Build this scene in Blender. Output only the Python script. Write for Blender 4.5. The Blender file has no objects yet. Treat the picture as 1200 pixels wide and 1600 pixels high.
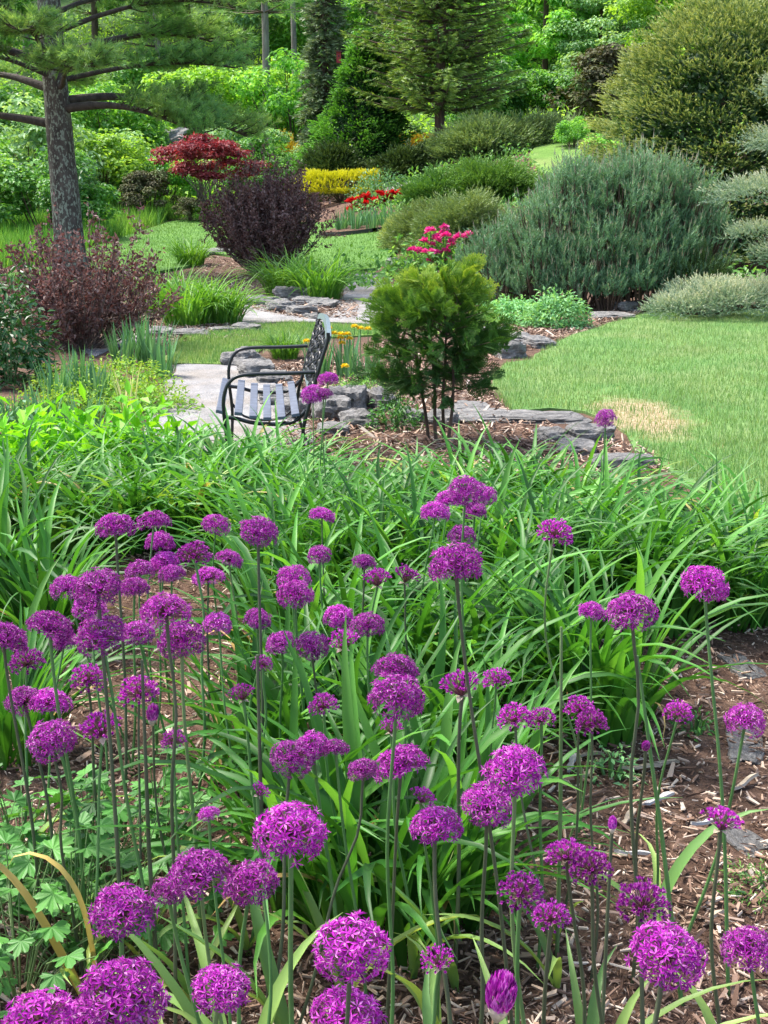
import bpy, bmesh, math, random
import numpy as np
from mathutils import Vector, Matrix, noise as mnoise
from mathutils.geometry import delaunay_2d_cdt
R = math.radians
PI = math.pi
scene = bpy.context.scene
COL = scene.collection
rs = np.random.RandomState(7)
rnd = random.Random(11)

# ------------------------------------------------------------------ camera, sky, sun, exposure
CAMZ, PITCH, FPX = 1.65, R(14.5), 2000.0
cam_d = bpy.data.cameras.new('camera')
cam_d.sensor_fit = 'VERTICAL'
cam_d.sensor_height = 36
cam_d.sensor_width = 27
cam_d.lens = 45
cam_d.clip_start = 0.05
cam_d.clip_end = 900
cam = bpy.data.objects.new('camera', cam_d)
COL.objects.link(cam)
cam.location = (0, 0, CAMZ)
cam.rotation_euler = (PI / 2 - PITCH, 0, 0)
scene.camera = cam

SUN_EL, SUN_AZ = R(60), R(-62)          # azimuth measured from the view direction, negative = towards the left
world = bpy.data.worlds.new('World')
scene.world = world
world.use_nodes = True
wn = world.node_tree
bg = wn.nodes['Background']
sky = wn.nodes.new('ShaderNodeTexSky')
sky.sky_type = 'NISHITA'
sky.sun_disc = False
sky.sun_elevation = SUN_EL
sky.sun_rotation = SUN_AZ
sky.air_density = 1.0
sky.dust_density = 3.0
sky.ozone_density = 1.0
wn.links.new(sky.outputs[0], bg.inputs[0])
bg.inputs[1].default_value = 0.15
sun_d = bpy.data.lights.new('sun', 'SUN')
sun_d.energy = 2.5
sun_d.angle = R(8)
sun_d.color = (1.0, 0.96, 0.88)
sun = bpy.data.objects.new('sun', sun_d)
COL.objects.link(sun)
# direction towards the sun
sd = Vector((math.sin(SUN_AZ) * math.cos(SUN_EL), math.cos(SUN_AZ) * math.cos(SUN_EL), math.sin(SUN_EL)))
sun.rotation_euler = sd.to_track_quat('Z', 'Y').to_euler()
scene.view_settings.view_transform = 'Standard'
scene.view_settings.look = 'None'
scene.view_settings.exposure = 1.5
scene.view_settings.gamma = 1
scene.view_settings.use_curve_mapping = False
scene.cycles.max_bounces = 6
scene.cycles.diffuse_bounces = 3
scene.cycles.glossy_bounces = 2
scene.cycles.transmission_bounces = 4
scene.cycles.transparent_max_bounces = 4
scene.cycles.use_denoising = True

# ------------------------------------------------------------------ terrain
_ty = np.array([-60, 0, 18, 24, 30, 38, 45, 52, 60, 70, 90, 120, 200, 400.])
_tz = np.array([0, 0, 0, .03, .12, .45, .9, 1.9, 3.6, 6.2, 12.5, 21, 42, 60.])
_gy = np.linspace(-60, 400, 1841)
_gz = np.interp(_gy, _ty, _tz)
_k = np.exp(-0.5 * (np.arange(-24, 25) / 9.0) ** 2); _k /= _k.sum()
_gz = np.convolve(np.pad(_gz, 24, mode='edge'), _k, mode='valid')
def sstep(a, b, x):
    t = np.clip((x - a) / (b - a), 0, 1)
    return t * t * (3 - 2 * t)
def H(x, y):
    x = np.asarray(x, float); y = np.asarray(y, float)
    z = np.interp(y, _gy, _gz)
    z = z + 2.3 * sstep(-5, 6, x) * sstep(20, 40, y)
    z = z + 0.05 * np.sin(x * 0.35 + 1) * sstep(14, 30, y)
    z = z + 0.02 * np.sin(x * 1.9 + 0.5) * np.sin(y * 1.4) * (1 - sstep(6, 8, y))
    return z
cp, sp = math.cos(PITCH), math.sin(PITCH)
def ray(px, py):
    u, v = (px - 600) / FPX, (800 - py) / FPX
    return np.array([u, cp + v * sp, -sp + v * cp])
def hit(px, py):
    d = ray(px, py)
    t = 1.0
    while t < 300:
        p = d * t
        if CAMZ + p[2] <= H(p[0], p[1]):
            break
        t += 0.02 + t * 0.002
    p = d * t
    return float(p[0]), float(p[1]), float(H(p[0], p[1]))
def G(px, Y):
    """ground point in the direction of column px at distance Y"""
    x = 0.0
    for _ in range(4):
        z = float(H(x, Y))
        x = (px - 600) / FPX * (Y * cp + (CAMZ - z) * sp)
    return x, Y, float(H(x, Y))
def PX(w, Y):
    return w * Y / FPX

# ------------------------------------------------------------------ materials
def nmat(name):
    m = bpy.data.materials.new(name); m.use_nodes = True
    nt = m.node_tree
    return m, nt, nt.nodes['Principled BSDF']
def ramp(nt, cols, inp=None, interp='LINEAR'):
    r = nt.nodes.new('ShaderNodeValToRGB')
    cr = r.color_ramp; cr.interpolation = interp
    n = len(cols)
    for i, c in enumerate(cols):
        pos, cc = (c if len(c) == 2 else (i / max(1, n - 1), c))
        if i < 2: e = cr.elements[i]; e.position = pos
        else: e = cr.elements.new(pos)
        e.color = (*cc, 1)
    if inp is not None: nt.links.new(inp, r.inputs[0])
    return r
def noise_n(nt, scale, detail=4, rough=.6, coord='Object', vec=None, stretch=None):
    t = nt.nodes.new('ShaderNodeTexNoise')
    t.inputs['Scale'].default_value = scale; t.inputs['Detail'].default_value = detail; t.inputs['Roughness'].default_value = rough
    if vec is None:
        tc = nt.nodes.new('ShaderNodeTexCoord'); vec = tc.outputs[coord]
    if stretch:
        mp = nt.nodes.new('ShaderNodeMapping'); mp.inputs['Scale'].default_value = stretch
        nt.links.new(vec, mp.inputs[0]); vec = mp.outputs[0]
    nt.links.new(vec, t.inputs['Vector'])
    return t
def leafmat(name, cols, rough=.5, trans=.3, spec=.35, tcol=None, objvar=.25, patch=0):
    """leaf colour by a per-leaf random value, partly translucent"""
    m, nt, b = nmat(name)
    at = nt.nodes.new('ShaderNodeAttribute'); at.attribute_name = 'rnd'
    r = ramp(nt, cols, at.outputs['Fac'])
    oi = nt.nodes.new('ShaderNodeObjectInfo')
    mr = nt.nodes.new('ShaderNodeMapRange'); mr.inputs[3].default_value = 1 - objvar; mr.inputs[4].default_value = 1 + objvar
    nt.links.new(oi.outputs['Random'], mr.inputs[0])
    hsv = nt.nodes.new('ShaderNodeHueSaturation')
    nt.links.new(mr.outputs[0], hsv.inputs['Value']); nt.links.new(r.outputs[0], hsv.inputs['Color'])
    col = hsv.outputs[0]
    if patch:
        nz = noise_n(nt, patch, 2)
        mr2 = nt.nodes.new('ShaderNodeMapRange'); mr2.inputs[1].default_value = .3; mr2.inputs[2].default_value = .7
        mr2.inputs[3].default_value = .478; mr2.inputs[4].default_value = .522
        nt.links.new(nz.outputs[0], mr2.inputs[0]); nt.links.new(mr2.outputs[0], hsv.inputs['Hue'])
    nt.links.new(col, b.inputs['Base Color'])
    b.inputs['Roughness'].default_value = rough
    b.inputs['Specular IOR Level'].default_value = spec
    if trans > 0:
        tr = nt.nodes.new('ShaderNodeBsdfTranslucent')
        mx = nt.nodes.new('ShaderNodeMixShader'); mx.inputs[0].default_value = trans
        tm = nt.nodes.new('ShaderNodeMixRGB'); tm.blend_type = 'MULTIPLY'; tm.inputs[0].default_value = 1
        tm.inputs[2].default_value = (*(tcol or (1.9, 1.7, .7)), 1)
        nt.links.new(col, tm.inputs[1]); nt.links.new(tm.outputs[0], tr.inputs[0])
        nt.links.new(b.outputs[0], mx.inputs[1]); nt.links.new(tr.outputs[0], mx.inputs[2])
        nt.links.new(mx.outputs[0], nt.nodes['Material Output'].inputs[0])
    return m
def barkmat(name, c1, c2, scale=9, bump=.6, stretch=(1, 1, .18), rough=.9, lichen=None):
    m, nt, b = nmat(name)
    n = noise_n(nt, scale, 6, .7, stretch=stretch)
    r = ramp(nt, [(.35, c1), (.65, c2)], n.outputs[0])
    out = r.outputs[0]
    if lichen:
        n2 = noise_n(nt, 26, 4, .6, stretch=(1, 1, .5))
        r2 = ramp(nt, [(.52, (0, 0, 0)), (.58, (1, 1, 1))], n2.outputs[0])
        mx = nt.nodes.new('ShaderNodeMixRGB'); nt.links.new(r2.outputs[0], mx.inputs[0]); nt.links.new(out, mx.inputs[1])
        mx.inputs[2].default_value = (*lichen, 1); out = mx.outputs[0]
    nt.links.new(out, b.inputs['Base Color'])
    b.inputs['Roughness'].default_value = rough
    bp = nt.nodes.new('ShaderNodeBump'); bp.inputs['Strength'].default_value = bump; bp.inputs['Distance'].default_value = .03
    nt.links.new(n.outputs[0], bp.inputs['Height']); nt.links.new(bp.outputs[0], b.inputs['Normal'])
    return m
def groundmat(name, cols, s1, s2, bump=.5, dist=.02, rough=.95, cols2=None, s3=.6, amt=.5):
    m, nt, b = nmat(name)
    tc = nt.nodes.new('ShaderNodeNewGeometry')
    n = noise_n(nt, s1, 6, .7, vec=tc.outputs['Position'])
    n2 = noise_n(nt, s2, 3, .6, vec=tc.outputs['Position'])
    ad = nt.nodes.new('ShaderNodeMath'); ad.operation = 'ADD'
    ml = nt.nodes.new('ShaderNodeMath'); ml.operation = 'MULTIPLY'; ml.inputs[1].default_value = .5
    nt.links.new(n.outputs[0], ad.inputs[0]); nt.links.new(n2.outputs[0], ad.inputs[1]); nt.links.new(ad.outputs[0], ml.inputs[0])
    r = ramp(nt, [(.33 + .34 * i / (len(cols) - 1), c) for i, c in enumerate(cols)], ml.outputs[0])
    out = r.outputs[0]
    if cols2:
        n3 = noise_n(nt, s3, 3, .55, vec=tc.outputs['Position'])
        r3 = ramp(nt, [(.45, (0, 0, 0)), (.65, (amt,) * 3)], n3.outputs[0])
        r4 = ramp(nt, [(.35, cols2[0]), (.65, cols2[1])], n.outputs[0])
        mx = nt.nodes.new('ShaderNodeMixRGB'); nt.links.new(r3.outputs[0], mx.inputs[0])
        nt.links.new(out, mx.inputs[1]); nt.links.new(r4.outputs[0], mx.inputs[2]); out = mx.outputs[0]
    nt.links.new(out, b.inputs['Base Color'])
    b.inputs['Roughness'].default_value = rough
    b.inputs['Specular IOR Level'].default_value = .2
    bp = nt.nodes.new('ShaderNodeBump'); bp.inputs['Strength'].default_value = bump; bp.inputs['Distance'].default_value = dist
    nt.links.new(n.outputs[0], bp.inputs['Height']); nt.links.new(bp.outputs[0], b.inputs['Normal'])
    return m
def plain(name, c, rough=.5, metal=0, bump=0, scale=60, var=.15, coat=0):
    m, nt, b = nmat(name)
    n = noise_n(nt, scale, 4, .6)
    r = ramp(nt, [(.3, tuple(v * (1 - var) for v in c)), (.7, tuple(min(1, v * (1 + var)) for v in c))], n.outputs[0])
    nt.links.new(r.outputs[0], b.inputs['Base Color'])
    b.inputs['Roughness'].default_value = rough; b.inputs['Metallic'].default_value = metal
    if coat: b.inputs['Coat Weight'].default_value = coat
    if bump:
        bp = nt.nodes.new('ShaderNodeBump'); bp.inputs['Strength'].default_value = bump; bp.inputs['Distance'].default_value = .002
        nt.links.new(n.outputs[0], bp.inputs['Height']); nt.links.new(bp.outputs[0], b.inputs['Normal'])
    return m
M = {}
M['mulch_soil'] = groundmat('mulch_soil', [(.04, .023, .016), (.13, .077, .053), (.25, .16, .115)], 55, 9, 1.0, .02)
M['hill_soil'] = groundmat('hill_soil', [(.03, .05, .015), (.05, .11, .025), (.09, .18, .04)], 6, 1.2, .8, .08)
M['lawn'] = groundmat('lawn', [(.07, .14, .025), (.13, .24, .045), (.2, .32, .075)], 90, 1.5, .6, .012, cols2=[(.24, .24, .09), (.36, .31, .16)], s3=.8, amt=.35)
def add_dry(mat, cx, cy, rx, ry):
    nt = mat.node_tree; b = nt.nodes['Principled BSDF']
    src = b.inputs['Base Color'].links[0].from_socket
    g = nt.nodes.new('ShaderNodeNewGeometry'); mp = nt.nodes.new('ShaderNodeMapping'); mp.vector_type = 'TEXTURE'
    mp.inputs['Location'].default_value = (cx, cy, 0); mp.inputs['Scale'].default_value = (rx, ry, 50)
    nt.links.new(g.outputs['Position'], mp.inputs[0])
    ln = nt.nodes.new('ShaderNodeVectorMath'); ln.operation = 'LENGTH'; nt.links.new(mp.outputs[0], ln.inputs[0])
    nz = noise_n(nt, 3.5, 4, .6, vec=g.outputs['Position'])
    ad = nt.nodes.new('ShaderNodeMath'); ad.operation = 'MULTIPLY_ADD'; ad.inputs[1].default_value = 1.6
    nt.links.new(nz.outputs[0], ad.inputs[0]); nt.links.new(ln.outputs['Value'], ad.inputs[2])
    rr = ramp(nt, [(.7, (1, 1, 1)), (.95, (0, 0, 0))], None)
    dv = nt.nodes.new('ShaderNodeMath'); dv.operation = 'MULTIPLY'; dv.inputs[1].default_value = .5
    nt.links.new(ad.outputs[0], dv.inputs[0]); nt.links.new(dv.outputs[0], rr.inputs[0])
    n2 = noise_n(nt, 40, 5, .7, vec=g.outputs['Position'])
    c2 = ramp(nt, [(.35, (.16, .12, .07)), (.5, (.33, .26, .15)), (.65, (.48, .4, .28))], n2.outputs[0])
    mx = nt.nodes.new('ShaderNodeMixRGB'); nt.links.new(rr.outputs[0], mx.inputs[0]); nt.links.new(src, mx.inputs[1]); nt.links.new(c2.outputs[0], mx.inputs[2])
    nt.links.new(mx.outputs[0], b.inputs['Base Color'])
M['dry_lawn'] = groundmat('dry_lawn', [(.22, .2, .1), (.33, .27, .16), (.42, .33, .22)], 60, 3, .8, .012)
M['gravel'] = groundmat('gravel', [(.15, .145, .14), (.28, .272, .268), (.43, .415, .41)], 70, 3, .9, .012, cols2=[(.2, .165, .13), (.3, .25, .2)], s3=1.6, amt=.6)
M['blade'] = leafmat('daylily_leaf', [(0, (.024, .10, .012)), (.3, (.045, .17, .02)), (.62, (.07, .235, .028)), (.93, (.115, .31, .045)), (.97, (.2, .34, .05)), (.995, (.4, .33, .12))], rough=.48, trans=.28, spec=.35, objvar=.3, tcol=(2.0, 1.8, .8))
M['blade_far'] = leafmat('grass_clump_leaf', [(.05, .16, .02), (.10, .26, .03), (.17, .36, .05)], rough=.5, trans=.3, objvar=.15)
M['iris'] = leafmat('iris_leaf', [(.05, .16, .06), (.10, .25, .11), (.17, .34, .17)], rough=.5, trans=.2, objvar=.12)
M['variegated'] = leafmat('variegated_leaf', [(.3, .42, .14), (.5, .56, .25), (.65, .65, .4)], rough=.5, trans=.2, objvar=.1)
M['lawn_blade'] = leafmat('lawn_blade', [(.085, .18, .055), (.135, .26, .085), (.2, .34, .13), (.34, .41, .25)], rough=.6, trans=.3, objvar=0, spec=.2, patch=1.1)
M['far_blade'] = leafmat('far_lawn_blade', [(.07, .17, .035), (.11, .24, .05), (.16, .3, .07)], rough=.6, trans=.3, objvar=0, spec=.2, patch=.5)
M['dry_blade'] = leafmat('dry_blade', [(.2, .26, .07), (.4, .36, .16), (.5, .4, .24)], rough=.7, trans=.2, objvar=0, spec=.2)
M['meadow'] = leafmat('meadow_leaf', [(.05, .17, .02), (.11, .28, .045), (.2, .4, .09)], rough=.6, trans=.3, objvar=0, spec=.2, patch=.4)
M['yellowed'] = leafmat('yellowed_leaf', [(.42, .45, .1), (.6, .42, .13), (.62, .4, .18)], rough=.6, trans=.25, objvar=.1, tcol=(1.1, 1, .8))
M['strap'] = leafmat('strap_leaf', [(.12, .25, .07), (.22, .36, .09), (.34, .42, .12)], rough=.5, trans=.3, objvar=.25)
M['pebble'] = leafmat('gravel_stone', [(.12, .115, .11), (.3, .29, .28), (.5, .48, .46), (.36, .27, .2)], rough=.9, trans=0, spec=.2, objvar=0)
M['lobed'] = leafmat('lobed_leaf', [(.04, .14, .03), (.065, .21, .035), (.11, .32, .05)], rough=.5, trans=.22, objvar=.2)
M['bright'] = leafmat('bright_leaf', [(.09, .29, .015), (.15, .42, .02), (.22, .5, .03)], rough=.45, trans=.35, objvar=.15)
M['dark_gloss'] = leafmat('dark_glossy_leaf', [(.02, .085, .02), (.035, .13, .03), (.06, .19, .04)], rough=.35, trans=.15, spec=.5, objvar=.1)
M['lime'] = leafmat('lime_leaf', [(.10, .24, .02), (.19, .38, .04), (.3, .46, .07)], rough=.6, trans=.3, objvar=.1, patch=2)
M['sedum'] = leafmat('sedum_leaf', [(.11, .3, .11), (.22, .48, .19), (.34, .6, .28)], rough=.5, trans=.25, objvar=.1)
M['purple_leaf'] = leafmat('purple_leaf', [(.07, .033, .03), (.13, .07, .062), (.215, .135, .118), (.31, .225, .2)], rough=.55, trans=.2, tcol=(1.6, .9, .8), spec=.3, objvar=.1)
M['tepal'] = leafmat('allium_tepal', [(.13, .005, .14), (.36, .014, .35), (.56, .05, .50), (.75, .3, .70)], rough=.5, trans=.3, tcol=(1.4, 1.1, 1.3), spec=.3, objvar=.3)
M['pedicel'] = leafmat('allium_pedicel', [(.12, .02, .09), (.2, .07, .13), (.24, .2, .13)], rough=.5, trans=.1, objvar=.2)
M['anther'] = leafmat('allium_centre', [(.18, .03, .14), (.3, .1, .25), (.5, .3, .42)], rough=.5, trans=0, objvar=.2)
M['spathe'] = leafmat('papery_spathe', [(.5, .42, .3), (.62, .55, .42), (.55, .4, .35)], rough=.7, trans=.3, tcol=(1, 1, .9))
M['stem_green'] = barkmat('allium_stem_green', (.055, .15, .035), (.12, .26, .075), 18, .1, (1, 1, .2), .5)
M['stem_dark'] = barkmat('allium_stem_dark', (.055, .07, .035), (.10, .12, .065), 18, .1, (1, 1, .2), .5)
M['stem_pale'] = barkmat('allium_stem_pale', (.09, .17, .05), (.18, .27, .1), 18, .1, (1, 1, .2), .5)
M['red_maple'] = leafmat('red_maple_leaf', [(.13, .016, .025), (.25, .04, .05), (.38, .1, .09)], rough=.5, trans=.3, tcol=(1.6, .8, .8), objvar=.1)
M['yellow_leaf'] = leafmat('yellow_leaf', [(.42, .45, .01), (.62, .6, .02), (.7, .66, .05)], rough=.5, trans=.3, tcol=(1.1, 1.1, .6), objvar=.05)
M['gold_leaf'] = leafmat('gold_leaf', [(.4, .3, .02), (.58, .42, .04), (.5, .45, .06)], rough=.5, trans=.3, tcol=(1.1, 1, .6), objvar=.05)
M['mugo'] = leafmat('mugo_needle', [(.065, .16, .078), (.15, .29, .145), (.31, .48, .28)], rough=.5, trans=.1, objvar=.1)
M['mugo_tip'] = leafmat('pine_candle', [(.4, .3, .2), (.55, .45, .32), (.65, .58, .42)], rough=.7, trans=0, objvar=.1)
M['mound'] = leafmat('mound_spruce_needle', [(.02, .06, .014), (.06, .13, .03), (.17, .25, .06), (.40, .46, .16)], rough=.5, trans=.15, objvar=.05)
M['silver'] = leafmat('silver_spruce_needle', [(.06, .13, .085), (.16, .26, .17), (.34, .42, .28), (.68, .66, .45)], rough=.5, trans=.1, objvar=.05)
M['juniper'] = leafmat('juniper_needle', [(.04, .12, .02), (.08, .2, .03), (.16, .31, .05)], rough=.5, trans=.15, objvar=.15)
M['juniper_dull'] = leafmat('juniper_dull_needle', [(.07, .14, .045), (.14, .22, .07), (.23, .32, .11)], rough=.5, trans=.15, objvar=.15)
M['yew'] = leafmat('dark_spruce_needle', [(.02, .05, .012), (.045, .09, .02), (.10, .16, .035)], rough=.5, trans=.1, objvar=.1)
M['pyramid'] = leafmat('bright_tipped_needle', [(.015, .055, .015), (.04, .14, .02), (.11, .32, .03), (.2, .48, .05)], rough=.5, trans=.15, objvar=.1)
M['thuja'] = leafmat('thuja_spray', [(.03, .1, .02), (.07, .19, .025), (.17, .33, .035), (.36, .48, .07)], rough=.55, trans=.25, objvar=.05)
M['white_pine'] = leafmat('white_pine_needle', [(.07, .17, .06), (.13, .28, .09), (.2, .38, .12), (.28, .46, .16)], rough=.5, trans=.35, objvar=.05, patch=.7)
M['larch'] = leafmat('larch_needle', [(.03, .075, .02), (.06, .13, .03), (.13, .23, .045), (.24, .36, .07)], rough=.5, trans=.15, objvar=.1)
M['spruce_grey'] = leafmat('grey_spruce_needle', [(.06, .10, .05), (.13, .19, .09), (.26, .34, .18)], rough=.5, trans=.1, objvar=.1)
M['wood1'] = leafmat('spring_green_leaf', [(.06, .2, .03), (.13, .34, .05), (.23, .5, .09), (.36, .6, .16)], rough=.5, trans=.4, objvar=.2)
M['wood2'] = leafmat('mid_green_leaf', [(.04, .13, .03), (.08, .23, .045), (.15, .36, .075), (.25, .48, .13)], rough=.5, trans=.35, objvar=.2)
M['wood3'] = leafmat('yellow_green_leaf', [(.12, .28, .03), (.24, .45, .06), (.38, .6, .12)], rough=.5, trans=.4, objvar=.15)
M['wood4'] = leafmat('pale_green_leaf', [(.1, .22, .08), (.22, .4, .16), (.42, .6, .32)], rough=.5, trans=.3, objvar=.15)
M['twig_brown'] = leafmat('twiggy_brown', [(.06, .055, .03), (.12, .12, .055), (.12, .19, .06)], rough=.8, trans=.1, objvar=.1)
M['petal_red'] = leafmat('red_petal', [(.5, .005, .01), (.65, .012, .015), (.75, .05, .03)], rough=.5, trans=.25, tcol=(1.2, .8, .8), objvar=.15)
M['petal_pink'] = leafmat('pink_petal', [(.62, .015, .2), (.8, .05, .36), (.88, .22, .52)], rough=.5, trans=.25, tcol=(1.2, .8, .9), objvar=.15)
M['petal_yellow'] = leafmat('yellow_petal', [(.75, .5, .01), (.85, .65, .02), (.85, .72, .06)], rough=.5, trans=.2, tcol=(1.1, 1, .6), objvar=.1)
M['bark_grey'] = barkmat('pine_bark', (.035, .027, .022), (.13, .11, .09), 7, 1.0, (1, 1, .3), .95, lichen=(.26, .29, .22))
M['limb_dark'] = barkmat('pine_limb', (.03, .024, .02), (.09, .075, .06), 12, .8, (1, 1, .6))
M['bark_brown'] = barkmat('brown_bark', (.05, .032, .022), (.14, .09, .06), 14, .8)
M['bark_pale'] = barkmat('pale_bark', (.12, .10, .085), (.28, .25, .21), 8, .6)
M['bark_purple'] = barkmat('shrub_stem', (.10, .07, .06), (.25, .2, .17), 20, .4)
M['chip'] = leafmat('mulch_chip', [(.07, .04, .027), (.22, .135, .095), (.38, .25, .18), (.5, .37, .28), (.64, .54, .44)], rough=.9, trans=0, spec=.15, objvar=0)
M['chip_pale'] = barkmat('pale_wood', (.32, .24, .16), (.58, .5, .4), 14, .5, (.15, 1, 1))
M['chip_grey'] = barkmat('weathered_wood', (.35, .34, .34), (.6, .59, .58), 14, .5, (.15, 1, 1))
M['rock'] = None

# ------------------------------------------------------------------ mesh tools
class MB:
    """collects numpy chunks of vertices and faces into one mesh"""
    def __init__(s): s.v = []; s.f3 = []; s.f4 = []; s.n = 0; s.r3 = []; s.r4 = []; s.m3 = []; s.m4 = []
    def add(s, v, f, r=0.5, m=0):
        v = np.asarray(v, float).reshape(-1, 3); f = np.asarray(f, int)
        k = f.shape[1]
        r = np.broadcast_to(np.asarray(r, float), (len(f),)); mm = np.full(len(f), m)
        if k == 3: s.f3.append(f + s.n); s.r3.append(r); s.m3.append(mm)
        else: s.f4.append(f + s.n); s.r4.append(r); s.m4.append(mm)
        s.v.append(v); s.n += len(v)
        return s
    def mesh(s, name, mats, smooth=False):
        me = bpy.data.meshes.new(name)
        V = np.concatenate(s.v)
        f3 = np.concatenate(s.f3) if s.f3 else np.zeros((0, 3), int)
        f4 = np.concatenate(s.f4) if s.f4 else np.zeros((0, 4), int)
        me.vertices.add(len(V)); me.vertices.foreach_set('co', V.ravel())
        nl = len(f3) * 3 + len(f4) * 4
        me.loops.add(nl); me.loops.foreach_set('vertex_index', np.concatenate([f3.ravel(), f4.ravel()]).astype(np.int32))
        nf = len(f3) + len(f4)
        me.polygons.add(nf)
        st = np.concatenate([np.arange(len(f3)) * 3, len(f3) * 3 + np.arange(len(f4)) * 4]).astype(np.int32)
        me.polygons.foreach_set('loop_start', st)
        me.polygons.foreach_set('material_index', np.concatenate(s.m3 + s.m4).astype(np.int32))
        me.polygons.foreach_set('use_smooth', np.full(nf, bool(smooth)))
        at = me.attributes.new('rnd', 'FLOAT', 'FACE')
        at.data.foreach_set('value', np.concatenate(s.r3 + s.r4).astype(np.float32))
        for m in (mats if isinstance(mats, (list, tuple)) else [mats]): me.materials.append(m)
        me.update(calc_edges=True)
        return me
def thing(name, label, cat, loc=(0, 0, 0), rz=0, group=None, scale=1, mesh=None, kind=None):
    o = bpy.data.objects.new(name, mesh); COL.objects.link(o)
    o.location = loc; o.rotation_euler = (0, 0, rz)
    o.scale = (scale,) * 3 if not isinstance(scale, (tuple, list)) else scale
    if label: o['label'] = label
    if cat: o['category'] = cat
    if group: o['group'] = group
    if kind: o['kind'] = kind
    return o
def part(name, mesh, parent, loc=(0, 0, 0), rot=(0, 0, 0), scale=1, label=None, kind=None):
    o = bpy.data.objects.new(name, mesh); COL.objects.link(o)
    o.parent = parent; o.location = loc; o.rotation_euler = rot
    o.scale = (scale,) * 3 if not isinstance(scale, (tuple, list)) else scale
    if label: o['label'] = label
    if kind: o['kind'] = kind
    return o
def structure(name, mesh, loc=(0, 0, 0)):
    return thing(name, None, None, loc, mesh=mesh, kind='structure')
def norm(a):
    return a / np.maximum(np.linalg.norm(a, axis=-1, keepdims=True), 1e-9)
def rdir(n, rs=rs):
    return norm(rs.normal(size=(n, 3)))
def perp(D, n=None, rs=rs):
    a = rs.normal(size=D.shape) if n is None else n
    return norm(np.cross(D, a))
def tube(mb, pts, rad, sides=6, m=0, r=.5, cap=True):
    pts = np.asarray(pts, float); n = len(pts)
    rad = np.broadcast_to(np.asarray(rad, float), (n,))
    T = norm(np.gradient(pts, axis=0))
    up = np.array([0, 0, 1.]) if abs(T[0][2]) < .9 else np.array([1., 0, 0])
    V = []
    a = np.linspace(0, 2 * PI, sides, endpoint=False)
    u = norm(np.cross(T[0], up))
    for i in range(n):
        u = norm(u - T[i] * np.dot(u, T[i])); w = np.cross(T[i], u)
        V.append(pts[i] + rad[i] * (np.cos(a)[:, None] * u + np.sin(a)[:, None] * w))
    V = np.concatenate(V)
    F = []
    for i in range(n - 1):
        for j in range(sides):
            F.append((i * sides + j, i * sides + (j + 1) % sides, (i + 1) * sides + (j + 1) % sides, (i + 1) * sides + j))
    mb.add(V, F, r, m)
    if cap:
        for base, rev in ((0, True), ((n - 1) * sides, False)):
            c = V[base:base + sides].mean(0)
            f = [(0, 1 + (j + 1) % sides, 1 + j) if rev else (0, 1 + j, 1 + (j + 1) % sides) for j in range(sides)]
            mb.add(np.vstack([[c], V[base:base + sides]]), f, r, m)
def leaves(mb, P, D, N, L, W, m=0, r=None, fold=.15, wide=.45):
    """one four-sided folded leaf per point: P base, D length direction, N leaf normal"""
    n = len(P); L = np.broadcast_to(L, (n,))[:, None]; W = np.broadcast_to(W, (n,))[:, None]
    D = norm(D); S = norm(np.cross(D, N)); N = np.cross(S, D)
    mid = P + D * L * wide
    V = np.stack([P, mid + S * W / 2 + N * W * fold, P + D * L - N * L * .12, mid - S * W / 2 + N * W * fold], 1)
    i = np.arange(n)[:, None] * 4
    F = np.concatenate([i + [0, 1, 2], i + [0, 2, 3]], 0)
    if r is None: r = rs.rand(n)
    mb.add(V, F, np.concatenate([r, r]), m)
def needles(mb, P, D, L, W, m=0, r=None):
    n = len(P); L = np.broadcast_to(L, (n,))[:, None]; W = np.broadcast_to(W, (n,))[:, None]
    D = norm(D); S = perp(D)
    V = np.stack([P - S * W / 2, P + S * W / 2, P + D * L], 1)
    F = np.arange(n)[:, None] * 3 + [0, 1, 2]
    mb.add(V, F, rs.rand(n) if r is None else r, m)
def shoots(mb, P, D, SL, k, nl, nw, spread=.8, m=0, tip=None, shade=(0, .3), rbase=None, flat=0):
    """needled shoots: k needles along each shoot, leaning out from its axis; r rises towards the tip"""
    n = len(P); D = norm(D); SL = np.broadcast_to(SL, (n,))
    t = np.tile(np.linspace(.05, 1, k), (n, 1)) + rs.uniform(-.04, .04, (n, k))
    A = rs.uniform(0, 2 * PI, (n, k))
    U = perp(D); Wv = np.cross(D, U)
    rad = np.cos(A)[..., None] * U[:, None] + np.sin(A)[..., None] * Wv[:, None]
    if flat: rad[..., 2] *= (1 - flat)
    Pn = P[:, None] + D[:, None] * (SL[:, None] * t)[..., None]
    Dn = D[:, None] + rad * (spread * (1.15 - .6 * t))[..., None]
    rb = (rs.rand(n) * .5 if rbase is None else rbase)[:, None]
    r = np.clip(rb + shade[0] + (shade[1]) * t + rs.uniform(-.12, .12, (n, k)), 0, 1)
    needles(mb, Pn.reshape(-1, 3), Dn.reshape(-1, 3), nl * rs.uniform(.75, 1.15, n * k), nw, m, r.ravel())
    if tip is not None:
        needles(mb, P + D * SL[:, None] * .9, D, SL * .28, nw * 4, tip[0])
        needles(mb, P + D * SL[:, None] * .9, D, SL * .3, nw * 4, tip[0])
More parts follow.
